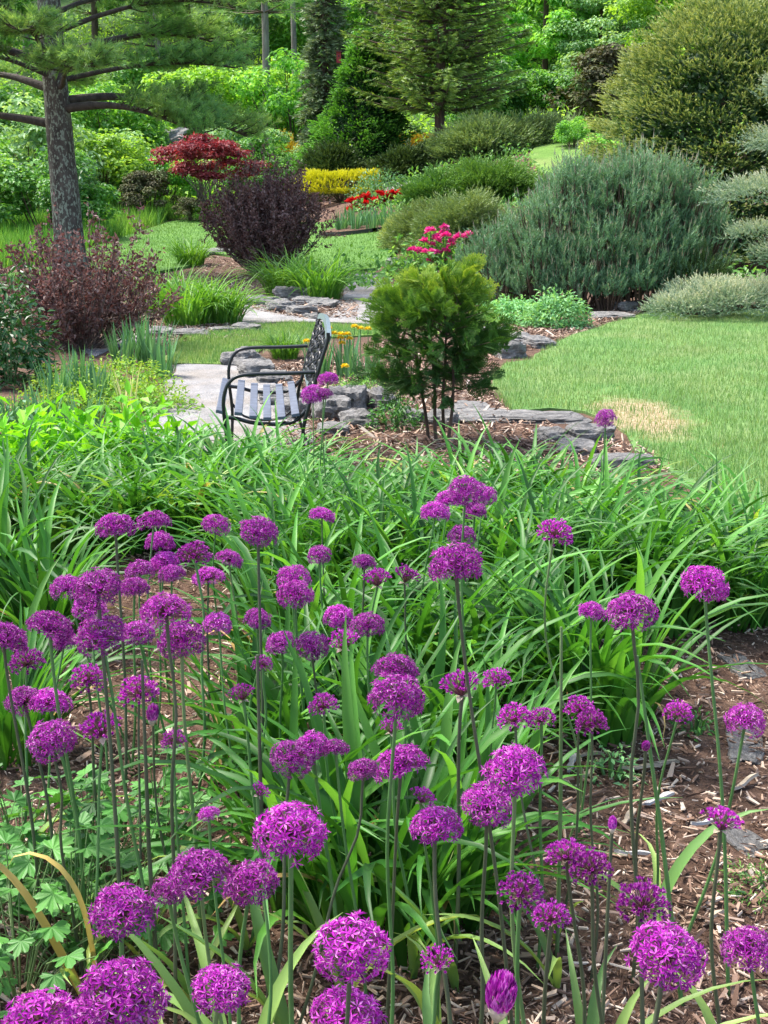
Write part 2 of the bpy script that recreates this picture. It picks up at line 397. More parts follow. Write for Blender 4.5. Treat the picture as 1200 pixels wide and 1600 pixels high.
def blades(mb, base, az, L, W, lift, curl, K=7, fold=.25, m=0, r=None, power=1.5, twist=None, cross=3):
    """strap leaves: arcs that rise at `lift` and bend down by `curl` radians towards the tip"""
    n = len(az); base = np.asarray(base, float).reshape(-1, 3)
    az, L, W, lift, curl = (np.broadcast_to(np.asarray(q, float), (n,)) for q in (az, L, W, lift, curl))
    t = np.linspace(0, 1, K + 1)
    th = lift[:, None] - curl[:, None] * t[None] ** power
    ds = L[:, None] / K
    hx = np.concatenate([np.zeros((n, 1)), np.cumsum(np.cos((th[:, 1:] + th[:, :-1]) / 2) * ds, 1)], 1)
    hz = np.concatenate([np.zeros((n, 1)), np.cumsum(np.sin((th[:, 1:] + th[:, :-1]) / 2) * ds, 1)], 1)
    tw = (rs.normal(0, .25, n) if twist is None else np.full(n, twist))[:, None] * t[None] ** 2
    a2 = az[:, None] + tw
    C = np.stack([base[:, 0:1] + hx * np.cos(a2), base[:, 1:2] + hx * np.sin(a2), base[:, 2:3] + hz], -1)
    roll = (rs.normal(0, .5, n) if twist is None else np.zeros(n))[:, None] * t[None]
    S = np.stack([-np.sin(a2) * np.cos(roll), np.cos(a2) * np.cos(roll), np.sin(roll)], -1)
    Nn = np.stack([-np.sin(th) * np.cos(a2), -np.sin(th) * np.sin(a2), np.cos(th)], -1)
    prof = np.clip(np.minimum(.55 + t * 3, 1) * (1 - t ** 2.6), .02, 1)[None, :, None] * W[:, None, None] / 2
    if cross == 3:
        V = np.stack([C - S * prof + Nn * prof * fold * 2, C, C + S * prof + Nn * prof * fold * 2], 2)
    else:
        V = np.stack([C - S * prof, C + S * prof], 2)
    c = cross
    F = []
    for k in range(K):
        for j in range(c - 1):
            a = k * c + j
            F.append((a, a + 1, a + c + 1, a + c))
    F = np.array(F)
    nv = (K + 1) * c
    FF = (np.arange(n)[:, None, None] * nv + F[None]).reshape(-1, 4)
    if r is None: r = rs.rand(n)
    mb.add(V.reshape(-1, 3), FF, np.repeat(r, len(F)), m)
def ellipsoid_pts(n, shell=.5, up=True, rs=rs):
    d = rdir(n, rs)
    if up: d[:, 2] = np.abs(d[:, 2])
    rr = (shell + (1 - shell) * rs.rand(n) ** .6)
    return d * rr[:, None], d
def poly_sheet(name, outline, mat, dz, cell=.5, kind='structure', jitter=.0):
    """flat-lying sheet over the terrain from an outline in ground metres, with a turned-down edge"""
    pts = [Vector(p) for p in outline]
    dense = []
    for a, b in zip(pts, pts[1:] + pts[:1]):
        k = max(1, int((b - a).length / cell))
        for i in range(k):
            p = a.lerp(b, i / k)
            j = jitter * (mnoise.noise(Vector((p.x * 3, p.y * 3, 1.7))))
            dense.append(Vector((p.x + j, p.y + j * .7)))
    n = len(dense)
    edges = [(i, (i + 1) % n) for i in range(n)]
    xs = [p.x for p in dense]; ys = [p.y for p in dense]
    inner = []
    y = min(ys)
    while y < max(ys):
        x = min(xs)
        while x < max(xs):
            if inside((x, y), dense): inner.append(Vector((x + rnd.uniform(-.1, .1) * cell, y + rnd.uniform(-.1, .1) * cell)))
            x += cell
        y += cell
    vs, es, fs, *_ = delaunay_2d_cdt(dense + inner, edges, [list(range(n))], 1, 1e-5)
    V = np.array([(v.x, v.y, 0) for v in vs]); V[:, 2] = H(V[:, 0], V[:, 1]) + dz
    mb = MB()
    tri = [f for f in fs if len(f) == 3]
    mb.add(V, tri)
    E = np.array([(v.x, v.y, 0) for v in dense]); E[:, 2] = H(E[:, 0], E[:, 1])
    top = E.copy(); top[:, 2] += dz; bot = E.copy(); bot[:, 2] -= .05
    mb.add(np.vstack([top, bot]), [(i, (i + 1) % n, n + (i + 1) % n, n + i) for i in range(n)])
    me = mb.mesh(name, mat, True)
    o = structure(name, me); o['kind'] = kind
    return o
def inside(p, poly):
    x, y = p; c = False; j = len(poly) - 1
    for i in range(len(poly)):
        xi, yi = poly[i][0], poly[i][1]; xj, yj = poly[j][0], poly[j][1]
        if (yi > y) != (yj > y) and x < (xj - xi) * (y - yi) / (yj - yi) + xi: c = not c
        j = i
    return c
def inside_np(P, poly):
    c = np.zeros(len(P), bool); x, y = P[:, 0], P[:, 1]; j = len(poly) - 1
    for i in range(len(poly)):
        xi, yi = poly[i][0], poly[i][1]; xj, yj = poly[j][0], poly[j][1]
        if yi != yj:
            m = ((yi > y) != (yj > y)) & (x < (xj - xi) * (y - yi) / (yj - yi) + xi)
            c ^= m
        j = i
    return c
def scatter(poly, n):
    a = np.array([(p[0], p[1]) for p in poly]); lo, hi = a.min(0), a.max(0)
    P = lo + rs.rand(n * 3, 2) * (hi - lo)
    P = P[inside_np(P, poly)][:n]
    return np.column_stack([P, H(P[:, 0], P[:, 1])])
def outl(pxs):
    return [hit(*p)[:2] for p in pxs]

# ------------------------------------------------------------------ ground sheets
gx = np.concatenate([np.linspace(-160, -24, 35), np.linspace(-22, 22, 90), np.linspace(24, 160, 35)])
gyv = np.concatenate([np.linspace(-12, 1, 8), np.linspace(1.3, 14, 50), np.linspace(14.5, 60, 92), np.linspace(62, 330, 90)])
XX, YY = np.meshgrid(gx, gyv)
ZZ = H(XX, YY)
nx, ny = len(gx), len(gyv)
idx = np.arange(nx * ny).reshape(ny, nx)
F = np.stack([idx[:-1, :-1], idx[:-1, 1:], idx[1:, 1:], idx[1:, :-1]], -1).reshape(-1, 4)
V = np.stack([XX, YY, ZZ], -1).reshape(-1, 3)
fy = V[F].mean(1)
mi = ((fy[:, 1] > 40) | (fy[:, 0] < -8) & (fy[:, 1] > 24)).astype(int)
mb = MB()
mb.add(V, F[mi == 0], .5, 0)
mb.add(V, F[mi == 1], .5, 1)
structure('ground', mb.mesh('ground', [M['mulch_soil'], M['hill_soil']], True))

LAWN_R = outl([(762, 600), (775, 628), (800, 648), (860, 642), (905, 648), (945, 660), (975, 682), (1005, 706), (1060, 745), (1130, 785), (1240, 815), (1700, 800), (1900, 620), (1700, 480), (1200, 482), (1090, 484), (1010, 492), (940, 512), (880, 532), (850, 548), (830, 565), (790, 570)])
LAWN_DRY = outl([(870, 640), (905, 638), (960, 626), (1005, 620), (1040, 618), (1060, 640), (1030, 665), (1060, 690), (1120, 700), (1130, 748), (1060, 724), (1008, 703), (983, 662), (940, 655)])
LAWN_S = outl([(262, 570), (272, 545), (290, 528), (340, 520), (400, 511), (450, 507), (520, 510), (600, 512), (600, 525), (500, 530), (450, 540), (420, 545), (380, 566), (350, 573)])
LAWN_F = outl([(-60, 440), (40, 428), (130, 395), (200, 368), (262, 350), (330, 336), (400, 350), (500, 352), (522, 345), (600, 362), (640, 380), (618, 400), (600, 418), (585, 424), (545, 426), (520, 432), (470, 420), (400, 408), (330, 398), (290, 420), (240, 430), (150, 440), (0, 460)])
LAWN_U = [G(826, 36)[:2], G(845, 33)[:2], G(900, 31)[:2], G(985, 34)[:2], G(1000, 42)[:2], G(880, 44)[:2]]
PATH_A = outl([(225, 700), (245, 650), (258, 612), (270, 573), (300, 570), (350, 571), (385, 566), (420, 590), (470, 640), (500, 690), (480, 730), (200, 730)])
PATH_B = outl([(120, 545), (190, 524), (300, 512), (340, 515), (380, 490), (392, 470), (420, 470), (430, 492), (480, 498), (528, 484), (536, 460), (538, 436), (552, 428), (590, 428), (640, 470), (610, 500), (585, 507), (500, 505), (440, 504), (390, 508), (340, 520), (250, 530), (180, 545), (140, 560)])
DC = hit(1000, 655)
M['lawn_worn'] = groundmat('lawn_worn', [(.065, .14, .035), (.12, .23, .065), (.19, .31, .1)], 90, 1.5, .6, .012, cols2=[(.22, .24, .1), (.34, .31, .17)], s3=.8, amt=.35)
add_dry(M['lawn_worn'], DC[0], DC[1], .36, .85)
poly_sheet('lawn', LAWN_R, M['lawn_worn'], .02, .35, jitter=.15)
poly_sheet('lawn_small', LAWN_S, M['lawn'], .02, .4, jitter=.1)
M['lawn_green'] = groundmat('lawn_green', [(.05, .12, .025), (.09, .19, .04), (.14, .26, .06)], 40, 1.0, .6, .012)
poly_sheet('lawn_far', LAWN_F, M['lawn_green'], .05, .9, jitter=.2)
poly_sheet('lawn_upper', LAWN_U, M['lawn'], .08, 1.0)
poly_sheet('path', PATH_A, M['gravel'], .012, .4, jitter=.1)
poly_sheet('path_beyond', PATH_B, M['gravel'], .012, .5, jitter=.12)
GP = outl([(575, 300), (610, 262), (655, 262), (640, 290), (625, 305)])
poly_sheet('gravel_patch', GP, groundmat('grey_mulch', [(.12, .1, .1), (.2, .17, .17), (.3, .27, .27)], 40, 6, .8, .02), .05, .8)

def grass(name, P, h, w, mat, label, lean=.5, r=None):
    n = len(P); mb = MB()
    az = rs.uniform(0, 2 * PI, n)
    D = np.column_stack([np.cos(az) * lean * rs.rand(n), np.sin(az) * lean * rs.rand(n), np.ones(n)])
    hh = h * rs.uniform(.5, 1.3, n)
    needles(mb, P, D, hh, w, 0, r)
    return thing(name, label, None, mesh=mb.mesh(name, mat), kind='stuff')
def near_far(poly, n, k=1.6):
    """more points nearer the camera"""
    P = scatter(poly, int(n * 2.2))
    y = P[:, 1]; keep = rs.rand(len(P)) < (y.min() / y) ** k * 1.3
    return P[keep][:n]
P = near_far([p for p in LAWN_R], 125000); P = P[(P[:, 0] < 7.5)]
ld = np.hypot((P[:, 0] - DC[0]) / .36, (P[:, 1] - DC[1]) / .85)
nz = np.array([mnoise.noise(Vector((a * 3.5, b * 3.5, 0))) for a, b in P[:, :2]])
dry = (ld + nz * 1.2 < .95) & (rs.rand(len(P)) < .72)
PD = P[dry & (rs.rand(len(P)) < .5)]
P = P[~dry]
P[:, 2] += .012
grass('lawn_grass', P, .055, .0055, M['lawn_blade'], 'short mown green grass of the wide lawn before the mugo pine')
P = PD; P[:, 2] += .012
grass('dry_grass', P, .04, .005, M['dry_blade'], 'straw coloured dry grass where the lawn meets the flat rock')
P = scatter(LAWN_S, 16000); P[:, 2] += .012
grass('lawn_grass', P, .055, .008, M['lawn_blade'], 'short grass between the two stretches of gravel path')
P = scatter(LAWN_F, 26000); P[:, 2] += .04
grass('lawn_grass', P, .06, .014, M['far_blade'], 'short grass of the far lawn behind the purple shrubs')
for poly, n, sz in ((PATH_A, 16000, .011), (PATH_B, 14000, .02)):
    P = scatter(poly, n); P[:, 2] += .013; n = len(P); mb = MB()
    az = rs.uniform(0, 2 * PI, n)
    leaves(mb, P, np.column_stack([np.cos(az), np.sin(az), rs.normal(0, .1, n)]), norm(rs.normal(0, .25, (n, 3)) + [0, 0, 1]), sz * rs.uniform(.4, 1.3, n), sz * rs.uniform(.4, .9, n), 0, rs.rand(n), fold=-.3)
    thing('gravel', 'loose pale grit scattered over the gravel path', None, mesh=mb.mesh('gravel', M['pebble']), kind='stuff')
MEAD = outl([(-80, 420), (40, 420), (150, 388), (262, 346), (330, 333), (345, 318), (330, 300), (240, 290), (100, 290), (-80, 300)])
P = scatter(MEAD, 30000)
grass('meadow_grass', P, .5, .03, M['meadow'], 'tall loose pale green grass at the back of the far lawn', lean=.7)

# ------------------------------------------------------------------ trees and shrubs
def crown_mesh(name, rx, rz, nl, per, ls, mat, lob=.3, flat=.6, shell=.45, low=-.6, droop=.2, branches=True, bark=None, seed=0):
    """uneven leafy crown about its own centre: leaf clumps on limbs, gaps between the clumps"""
    r = np.random.RandomState(seed + 5)
    mb = MB()
    C = []
    while len(C) < nl:
        d = rdir(1, r)[0]
        if d[2] < low: continue
        k = shell + (1 - shell) * r.rand() ** .6
        C.append(d * k * np.array([rx, rx, rz]))
    C = np.array(C)
    for c in C:
        lr = lob * rx * r.uniform(.6, 1.35)
        n = int(per * r.uniform(.6, 1.3))
        d = rdir(n, r)
        p = c + d * (lr * (.35 + .65 * r.rand(n) ** .5))[:, None] * np.array([1, 1, flat])
        N = norm(d * .6 + np.array([0, 0, .9]) + r.normal(0, .35, (n, 3)))
        D = norm(np.cross(N, r.normal(size=(n, 3)))) + np.array([0, 0, -droop])
        base = r.uniform(.1, .6)
        leaves(mb, p, D, N, ls * r.uniform(.7, 1.3, n), ls * .62 * r.uniform(.8, 1.2, n), 0, np.clip(base + r.uniform(-.25, .4, n), 0, 1))
    if branches and bark:
        for c in C[::2]:
            s = np.array([0, 0, -rz * .9]); m = s * .4 + c * .6 + np.array([0, 0, -.15 * rz])
            tube(mb, [s, m, c], [rx * .02, rx * .012, rx * .005], 4, 1, cap=False)
    return mb.mesh(name, [mat, bark] if bark else mat)
def trunk_mesh(h, r0, r1, mat, lean=0, limbs=0, lr=1.5, sides=8, seed=0, stubs=True):
    r = np.random.RandomState(seed); mb = MB()
    n = 9; t = np.linspace(0, 1, n)
    pts = np.column_stack([lean * t ** 1.3 + .04 * np.sin(t * 9 + seed), .05 * np.sin(t * 7 + seed), -.25 + t * (h + .25)])
    rad = r0 * (1 - t) + r1 * t; rad[0] *= 1.35
    tube(mb, pts, rad, sides)
    for i in range(limbs):
        k = r.uniform(.3, .95); b = np.array([np.interp(k, t, pts[:, j]) for j in range(3)])
        a = r.uniform(0, 2 * PI); L = lr * r.uniform(.5, 1.1) * (1.2 - k)
        d = np.array([math.cos(a), math.sin(a), r.uniform(.0, .5)])
        rr = r0 * .28 * (1.2 - k)
        tube(mb, [b, b + d * L * .5, b + d * L + np.array([0, 0, .1 * L])], [rr, rr * .6, rr * .2], 5, cap=False)
    return mb.mesh('trunk', mat, True)
def conifer_mesh(h, rad, mat, layers, per, k, nl, nw, bark, droop=-.3, seed=0, p=1.0, base=.06, top=.02, side=5, length=.5, tipm=None, bare=.25, shade=(0, .35)):
    """layered conifer: whorls of branches, each carrying needled shoots"""
    r = np.random.RandomState(seed + 3); mb = MB()
    P = []; D = []; SL = []; RB = []
    for i in range(layers):
        t = (i + r.uniform(-.3, .3)) / layers
        z = h * (base + (1 - base) * max(t, 0)); R0 = rad * ((1 - max(t, 0)) ** p) * r.uniform(.8, 1.12) + top
        nb = max(4, int(per * (.35 + .65 * (1 - t))))
        for a in r.uniform(0, 2 * PI) + np.linspace(0, 2 * PI, nb, endpoint=False) + r.uniform(-.3, .3, nb):
            Rb = R0 * r.uniform(.75, 1.15)
            d = np.array([math.cos(a), math.sin(a), 0]); b0 = np.array([0, 0, z])
            tt = np.linspace(0, 1, 4)
            pts = b0 + d * (Rb * tt)[:, None] + np.array([0, 0, 1]) * (droop * Rb * tt + .25 * Rb * tt ** 2 * (1 if droop < 0 else .3))[:, None]
            tube(mb, pts, [.03 * h / 6, .02 * h / 6, .012 * h / 6, .004], 4, 1, cap=False)
            ns = max(2, int(side * Rb / rad + 1.5) * 2)
            q = r.uniform(bare, 1, ns)
            bp = b0 + d * (Rb * q)[:, None] + np.array([0, 0, 1]) * (droop * Rb * q + .25 * Rb * q ** 2 * (1 if droop < 0 else .3))[:, None]
            sdv = np.array([-d[1], d[0], 0]) * r.choice([-1, 1], ns)[:, None] * r.uniform(.3, 1, ns)[:, None]
            dd = d * r.uniform(.5, 1, ns)[:, None] + sdv + np.array([0, 0, 1]) * r.uniform(-.35, .25, ns)[:, None]
            P.append(bp); D.append(dd); SL.append(length * rad * r.uniform(.6, 1.1, ns) * (1.15 - .7 * q)); RB.append(np.full(ns, r.uniform(0, .45)) + .15 * q)
    P = np.concatenate(P); D = np.concatenate(D); SL = np.concatenate(SL); RB = np.concatenate(RB)
    shoots(mb, P, D, SL, k, nl, nw, .8, 0, shade=shade, rbase=RB, flat=.4)
    return mb.mesh('foliage', [mat, bark])
def dome_shoots(name, rx, ry, rz, n, mat, SL, k, nl, nw, up=.4, spread=.7, layers=(1, .85, .7), lump=.12, tipm=None, shade=(0, .4), seed=0, bark=None, zmin=0., cover=None, boxy=0):
    """mounded conifer: shoots standing on a lumpy dome"""
    r = np.random.RandomState(seed + 9); mb = MB()
    off = r.uniform(0, 50, 3)
    for li, s in enumerate(layers):
        m = int(n * s * s)
        d = rdir(m, r); d[:, 2] = np.abs(d[:, 2])
        q = np.array([mnoise.noise(Vector(v * 3 + off)) + .6 * mnoise.noise(Vector(v * 8 + off)) for v in d])
        P = d * (s * (1 + lump * q) * r.uniform(.93, 1.05, m))[:, None] * np.array([rx, ry, rz])
        if boxy: P[:, :2] *= (1 + boxy * d[:, 2:3]); P[:, 2] = np.minimum(P[:, 2], rz * (.72 + .1 * q))
        P[:, 2] = np.maximum(P[:, 2], zmin)
        D = norm(d * np.array([1 / rx, 1 / ry, 1 / rz]) * rx) * (1 - up) + np.array([0, 0, up]) + r.normal(0, .22, (m, 3))
        rb = np.clip(.18 + .3 * q + r.uniform(-.1, .2, m), 0, .7) * (1 if li == 0 else .5)
        sl = SL * r.uniform(.6, 1.25, m)
        shoots(mb, P - norm(D) * sl[:, None] * .5, D, sl, k if li == 0 else max(6, k // 2), nl, nw, spread, 0, tip=((2,) if (tipm and li == 0) else None), shade=shade, rbase=rb)
    if bark:
        for i in range(22):
            d = rdir(1, r)[0]; d[2] = abs(d[2]) + .15; d = d / np.linalg.norm(d)
            e = d * np.array([rx, ry, rz]) * .82
            tube(mb, [(0, 0, 0), e * .5 * np.array([1.1, 1.1, .8]), e], [rz * .03, rz * .02, rz * .008], 5, 1, cap=False)
    return mb.mesh(name, [mat, bark or mat] + ([tipm] if tipm else []))

def pads(mb, C, O, pr, per, SL, k, nl, nw, r, droop=.1, m=0, shade=(-.1, .8), rb0=None, thick=.12, spread=.8):
    """flat needled sprays: at each centre C facing outwards O, `per` shoots fanning out; paler at their tips"""
    n = len(C); O = norm(O)
    O2 = O.copy(); O2[:, 2] *= .5; O2 = norm(O2)
    S = norm(np.cross(O2, [0, 0, 1.]))
    u = r.uniform(-1, 1, (n, per)); v = r.uniform(-.9, .5, (n, per))
    P = C[:, None] + S[:, None] * (u * pr)[..., None] + O2[:, None] * (v * pr * (1 - .5 * u ** 2))[..., None]
    P[..., 2] += r.normal(0, thick * pr, (n, per)) - droop * pr * np.abs(u)
    D = O2[:, None] + S[:, None] * (u * .8)[..., None] + r.normal(0, .25, (n, per, 3)) + np.array([0, 0, .12])
    rb = (r.uniform(0, .3, n) if rb0 is None else rb0)[:, None] + .12 * v + r.uniform(-.05, .1, (n, per))
    shoots(mb, P.reshape(-1, 3), D.reshape(-1, 3), SL * r.uniform(.6, 1.2, n * per), k, nl, nw, spread, m, shade=shade, rbase=np.clip(rb, 0, .8).ravel(), flat=.3)
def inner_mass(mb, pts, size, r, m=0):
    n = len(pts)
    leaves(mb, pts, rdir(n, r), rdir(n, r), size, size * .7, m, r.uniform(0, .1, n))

# shared far crowns and trunks
CR = {}
for i, (k, mt) in enumerate((('a', 'wood1'), ('b', 'wood2'), ('c', 'wood3'), ('d', 'wood4'), ('e', 'wood1'), ('f', 'wood2'))):
    CR[k] = crown_mesh('crown', 3.2, 3.6 if i < 4 else 4.2, 62, 210, .24, M[mt], .27, .5, .4, -.85, seed=i * 7)
SH = {}
for i, (k, mt) in enumerate((('a', 'wood1'), ('b', 'wood2'), ('c', 'wood3'), ('d', 'wood4'), ('e', 'twig_brown'))):
    SH[k] = crown_mesh('foliage', 1.0, .95, 42, 150, .095, M[mt], .3, .6, .35, -.25, seed=40 + i * 5, bark=M['bark_brown'])
TR = [trunk_mesh(11, .2, .1, M['bark_pale'], .3, 7, 2, seed=1), trunk_mesh(11, .17, .08, M['bark_brown'], -.25, 8, 2, seed=2), trunk_mesh(12, .22, .12, M['bark_pale'], .1, 4, 1.5, seed=3)]
PF = conifer_mesh(9, 3.0, M['white_pine'], 15, 8, 12, .28, .02, M['bark_brown'], droop=.05, seed=5, p=.5, base=.0, side=6, length=.36)
def wood_tree(px, Y, s, ck, ti, low, label, rz=0, group='trees of the wood on the hill', sx=1, name='broadleaf_tree'):
    x, y, z = G(px, Y)
    t = thing(name, label, 'tree', (x, y, z), rz, group)
    part('trunk', TR[ti], t, scale=s)
    part('crown', CR[ck], t, (0, 0, low + 3.2 * s), rot=(0, 0, rz * 2.3), scale=(s * sx, s * sx, s))
    return t
WT = [
 (-40, 66, 1.1, 'b', 1, 2.2, 'dark green woodland tree half cut off by the picture edge behind the grey-barked pine'),
 (45, 78, 1.2, 'a', 0, 3.0, 'mid green woodland tree far up the slope just behind the grey-barked pine crown'),
 (150, 72, 1.1, 'a', 1, 3.6, 'fresh green woodland tree seen through the long limb of the grey-barked pine'),
 (235, 80, 1.2, 'a', 0, 3.5, 'shaded woodland tree above the weathered ledge'),
 (300, 72, 1.0, 'e', 1, 3.0, 'light green woodland tree straight behind the red maple'),
 (345, 84, 1.3, 'a', 2, 3.5, 'tall mid green tree behind the gap beside the tip of the pine limb'),
 (385, 72, 1.05, 'd', 1, 1.8, 'pale green woodland tree just beside the tall bare trunk'),
 (440, 92, 1.4, 'f', 0, 3.0, 'dim deep wood tree between the two bare pale trunks'),
 (492, 86, 1.25, 'b', 2, 2.4, 'dark wood tree behind the drooping grey spruce'),
 (560, 90, 1.4, 'f', 1, 3.5, 'very dark wood tree over the tip of the bright-tipped pyramid conifer'),
 (620, 78, 1.2, 'b', 0, 3.2, 'dark wood tree between the pyramid conifer and the tall airy larch'),
 (700, 82, 1.3, 'f', 2, 3.0, 'shadowy wood tree behind the tall airy larch'),
 (775, 64, 1.0, 'a', 1, 1.4, 'bright leafy tree right beside the crown of the tall airy larch'),
 (850, 56, .82, 'a', 1, .2, 'bright lime green spreading tree above the clipped upper lawn'),
 (905, 60, .85, 'e', 1, .6, 'fresh green tree in the middle between larch and golden mound'),
 (935, 54, .6, 'd', 1, .6, 'small tree with pale greyish leaves above the brown thicket'),
 (880, 78, 1.2, 'b', 2, 3.0, 'dark tree high behind the lime green spreading tree'),
 (985, 66, 1.1, 'f', 0, 2.0, 'blackish green tree high behind the pale-leaved small tree'),
 (1065, 48, .8, 'c', 1, 1.2, 'vivid yellow-green tree rising over the peak of the golden mound spruce'),
 (1150, 52, .9, 'a', 1, 1.5, 'bright green tree over the far shoulder of the golden mound spruce'),
 (1230, 50, 1.0, 'c', 0, 1.5, 'yellow-green tree at the upper corner beyond the golden mound spruce'),
 (1310, 56, 1.2, 'b', 0, 1.5, 'mid green tree beyond the picture edge by the silver spruce'),
 (-150, 54, 1.2, 'a', 0, 1.5, 'green tree beyond the picture edge by the pine'),
]
for i, (px, Y, s, ck, ti, low, lab) in enumerate(WT):
    wood_tree(px, Y, s, ck, ti, low, lab, rz=i * 1.3)
for i in range(20):      # the closed wood higher up, behind all the trees one can tell apart
    pass
mb = MB()
n = 26000
P = np.column_stack([rs.uniform(-75, 75, n), rs.uniform(96, 112, n), np.zeros(n)])
P[:, 2] = H(P[:, 0], P[:, 1]) + 20 * rs.rand(n) ** .8
leaves(mb, P, rdir(n), norm(rdir(n) + [0, -.8, .6]), rs.uniform(.6, 1.2, n), .7, 0)
thing('far_wood', 'dark closed mass of leaves of the far wood behind the single trees', None, mesh=mb.mesh('far_wood', M['wood2']), kind='stuff')

# bare pale trunks of tall pines with high crowns
def tall_pine(px, Y, r0, h, lab, low):
    x, y, z = G(px, Y)
    t = thing('pine_tree', lab, 'tree', (x, y, z), rnd.uniform(0, 6), 'tall pines with bare trunks on the hill')
    part('trunk', trunk_mesh(h, r0, r0 * .75, M['bark_pale'], 0.0, 3, 1.0, seed=int(px)), t)
    part('crown', PF, t, (0, 0, low), scale=.95)
tall_pine(417, 58, .165, 13, 'tall pine with a long bare pale trunk, the nearer of two beside the drooping spruce', 5.3)
tall_pine(461, 66, .14, 13, 'slimmer bare-trunked pine closer to the drooping grey spruce', 6.0)
tall_pine(818, 66, .2, 14, 'pale straight pine trunk showing above the lime green spreading tree', 6.5)
tall_pine(250, 70, .17, 13, 'soft-needled pine high behind the limb of the grey-barked pine', 2.0)

# understory shrubs on the slope
SHL = [
 (-30, 34, 1.6, 'a', 'leafy green shrub at the picture edge behind the meadow grass'),
 (40, 40, 2.1, 'd', 'pale green shrub behind the trunk of the grey-barked pine'),
 (75, 33, 1.5, 'b', 'mid green shrub low beside the trunk of the grey-barked pine'),
 (155, 42, 1.8, 'c', 'yellow-green feathery shrub just past the pine trunk'),
 (175, 50, 2.2, 'a', 'larger green shrub above the yellow-green feathery one'),
 (200, 44, 1.5, 'd', 'pale leafy shrub below the weathered ledge'),
 (232, 39.5, .95, 'e', 'rounded brownish shrub at the back of the meadow'),
 (262, 44, 1.1, 'a', 'bright green shrub between the ledge and the red maple'),
 (298, 38.5, .5, 'e', 'small brown-green round shrub at the foot of the red maple'),
 (327, 38.5, .42, 'c', 'small yellow-green round shrub at the foot of the red maple'),
 (356, 39, .5, 'b', 'dark green round shrub beside the red maple stems'),
 (300, 56, 2.4, 'c', 'lime green shrub on the bank above the red maple'),
 (385, 49, 1.6, 'd', 'grey-green shrub between the red maple and the small blue fir'),
 (420, 44, 1.5, 'b', 'green shrub behind the further purple shrub'),
 (460, 56, 2.4, 'a', 'big round fresh green shrub below the two bare trunks'),
 (410, 60, 2.3, 'c', 'yellowish green shrub at the foot of the nearer bare trunk'),
 (360, 60, 2.2, 'a', 'bright shrub on the bank above the maple, left of the bare trunk'),
 (470, 46, 1.0, 'd', 'white-dusted shrub beside the pyramid conifer'),
 (440, 42, 1.0, 'b', 'low green shrub next to the dark layered spruce'),
 (620, 60, 1.7, 'b', 'dim shrub in the gap below the airy larch'),
 (745, 46, 1.4, 'b', 'dark shrub behind the trunk of the airy larch'),
 (800, 47, 1.6, 'b', 'shaded shrub under the lime green spreading tree'),
 (850, 47, 1.3, 'a', 'green shrub with arching tips at the edge of the upper lawn'),
 (905, 46, 1.5, 'b', 'green shrub behind the tan ornamental grass'),
 (955, 44, 1.8, 'e', 'brown twiggy thicket beside the golden mound spruce'),
 (940, 50, 2.0, 'd', 'pale green shrub above the brown twiggy thicket'),
 (1010, 50, 1.9, 'b', 'dark shrub up against the golden mound spruce'),
 (895, 36.5, .55, 'a', 'low bright shrub on the near edge of the upper lawn'),
 (940, 31, .8, 'a', 'bright green shrub just behind the candles of the mugo pine'),
 (560, 62, 2.4, 'b', 'dark shrub hidden high behind the pyramid conifer'),
 (690, 62, 2.4, 'b', 'dark shrub high behind the airy larch trunk'),
 (230, 58, 2.2, 'b', 'dark green shrub above the weathered ledge'),
 (110, 52, 2.5, 'a', 'large green shrub hidden partly by the pine trunk'),
 (0, 50, 2.6, 'b', 'large dark shrub at the picture edge under the pine limb'),
 (500, 72, 3.0, 'a', 'green shrub in the wood behind the drooping spruce'),
 (860, 66, 3.0, 'a', 'green shrub high on the bank under the pale pine trunk'),
]
for i, (px, Y, s, k, lab) in enumerate(SHL):
    x, y, z = G(px, Y)
    t = thing('shrub', lab, 'shrub', (x, y, z), 0, 'shrubs along the wooded slope')
    part('foliage', SH[k], t, (0, 0, s * .62), rot=(0, 0, i * 2.1), scale=(s, s, s * rnd.uniform(.8, 1.05)))
# leafy ground cover on the slope
n = 45000
P = np.column_stack([rs.uniform(-26, 26, n), rs.uniform(41, 88, n), np.zeros(n)])
P[:, 2] = H(P[:, 0], P[:, 1]) + .5 * rs.rand(n) * (1 + .8 * np.sin(P[:, 0] * 1.3) * np.sin(P[:, 1] * .9))
mb = MB(); leaves(mb, P, rdir(n) + [0, 0, .3], norm(rdir(n) * .6 + [0, -.3, .9]), rs.uniform(.12, .3, n), .13)
thing('undergrowth', 'mixed green undergrowth covering the wooded slope', None, mesh=mb.mesh('undergrowth', M['wood3']), kind='stuff')

n = 26000
P = np.column_stack([rs.uniform(-3, 14, n), rs.uniform(19.5, 42, n), np.zeros(n)])
bad = inside_np(P, LAWN_F) | inside_np(P, LAWN_U) | inside_np(P, GP) | inside_np(P, LAWN_R) | (P[:, 0] < (P[:, 1] - 42) * .06 - .2)
P = P[~bad]; P[:, 2] = H(P[:, 0], P[:, 1]) + .3 * rs.rand(len(P)) * (1 + .8 * np.sin(P[:, 0] * 1.7) * np.sin(P[:, 1] * 1.3)); n = len(P)
mb = MB(); leaves(mb, P, rdir(n) + [0, 0, .5], norm(rdir(n) * .6 + [0, -.3, .9]), rs.uniform(.08, .16, n), .07)
thing('ground_cover', 'low mixed green cover between the junipers on the slope', None, mesh=mb.mesh('ground_cover', M['wood2']), kind='stuff')


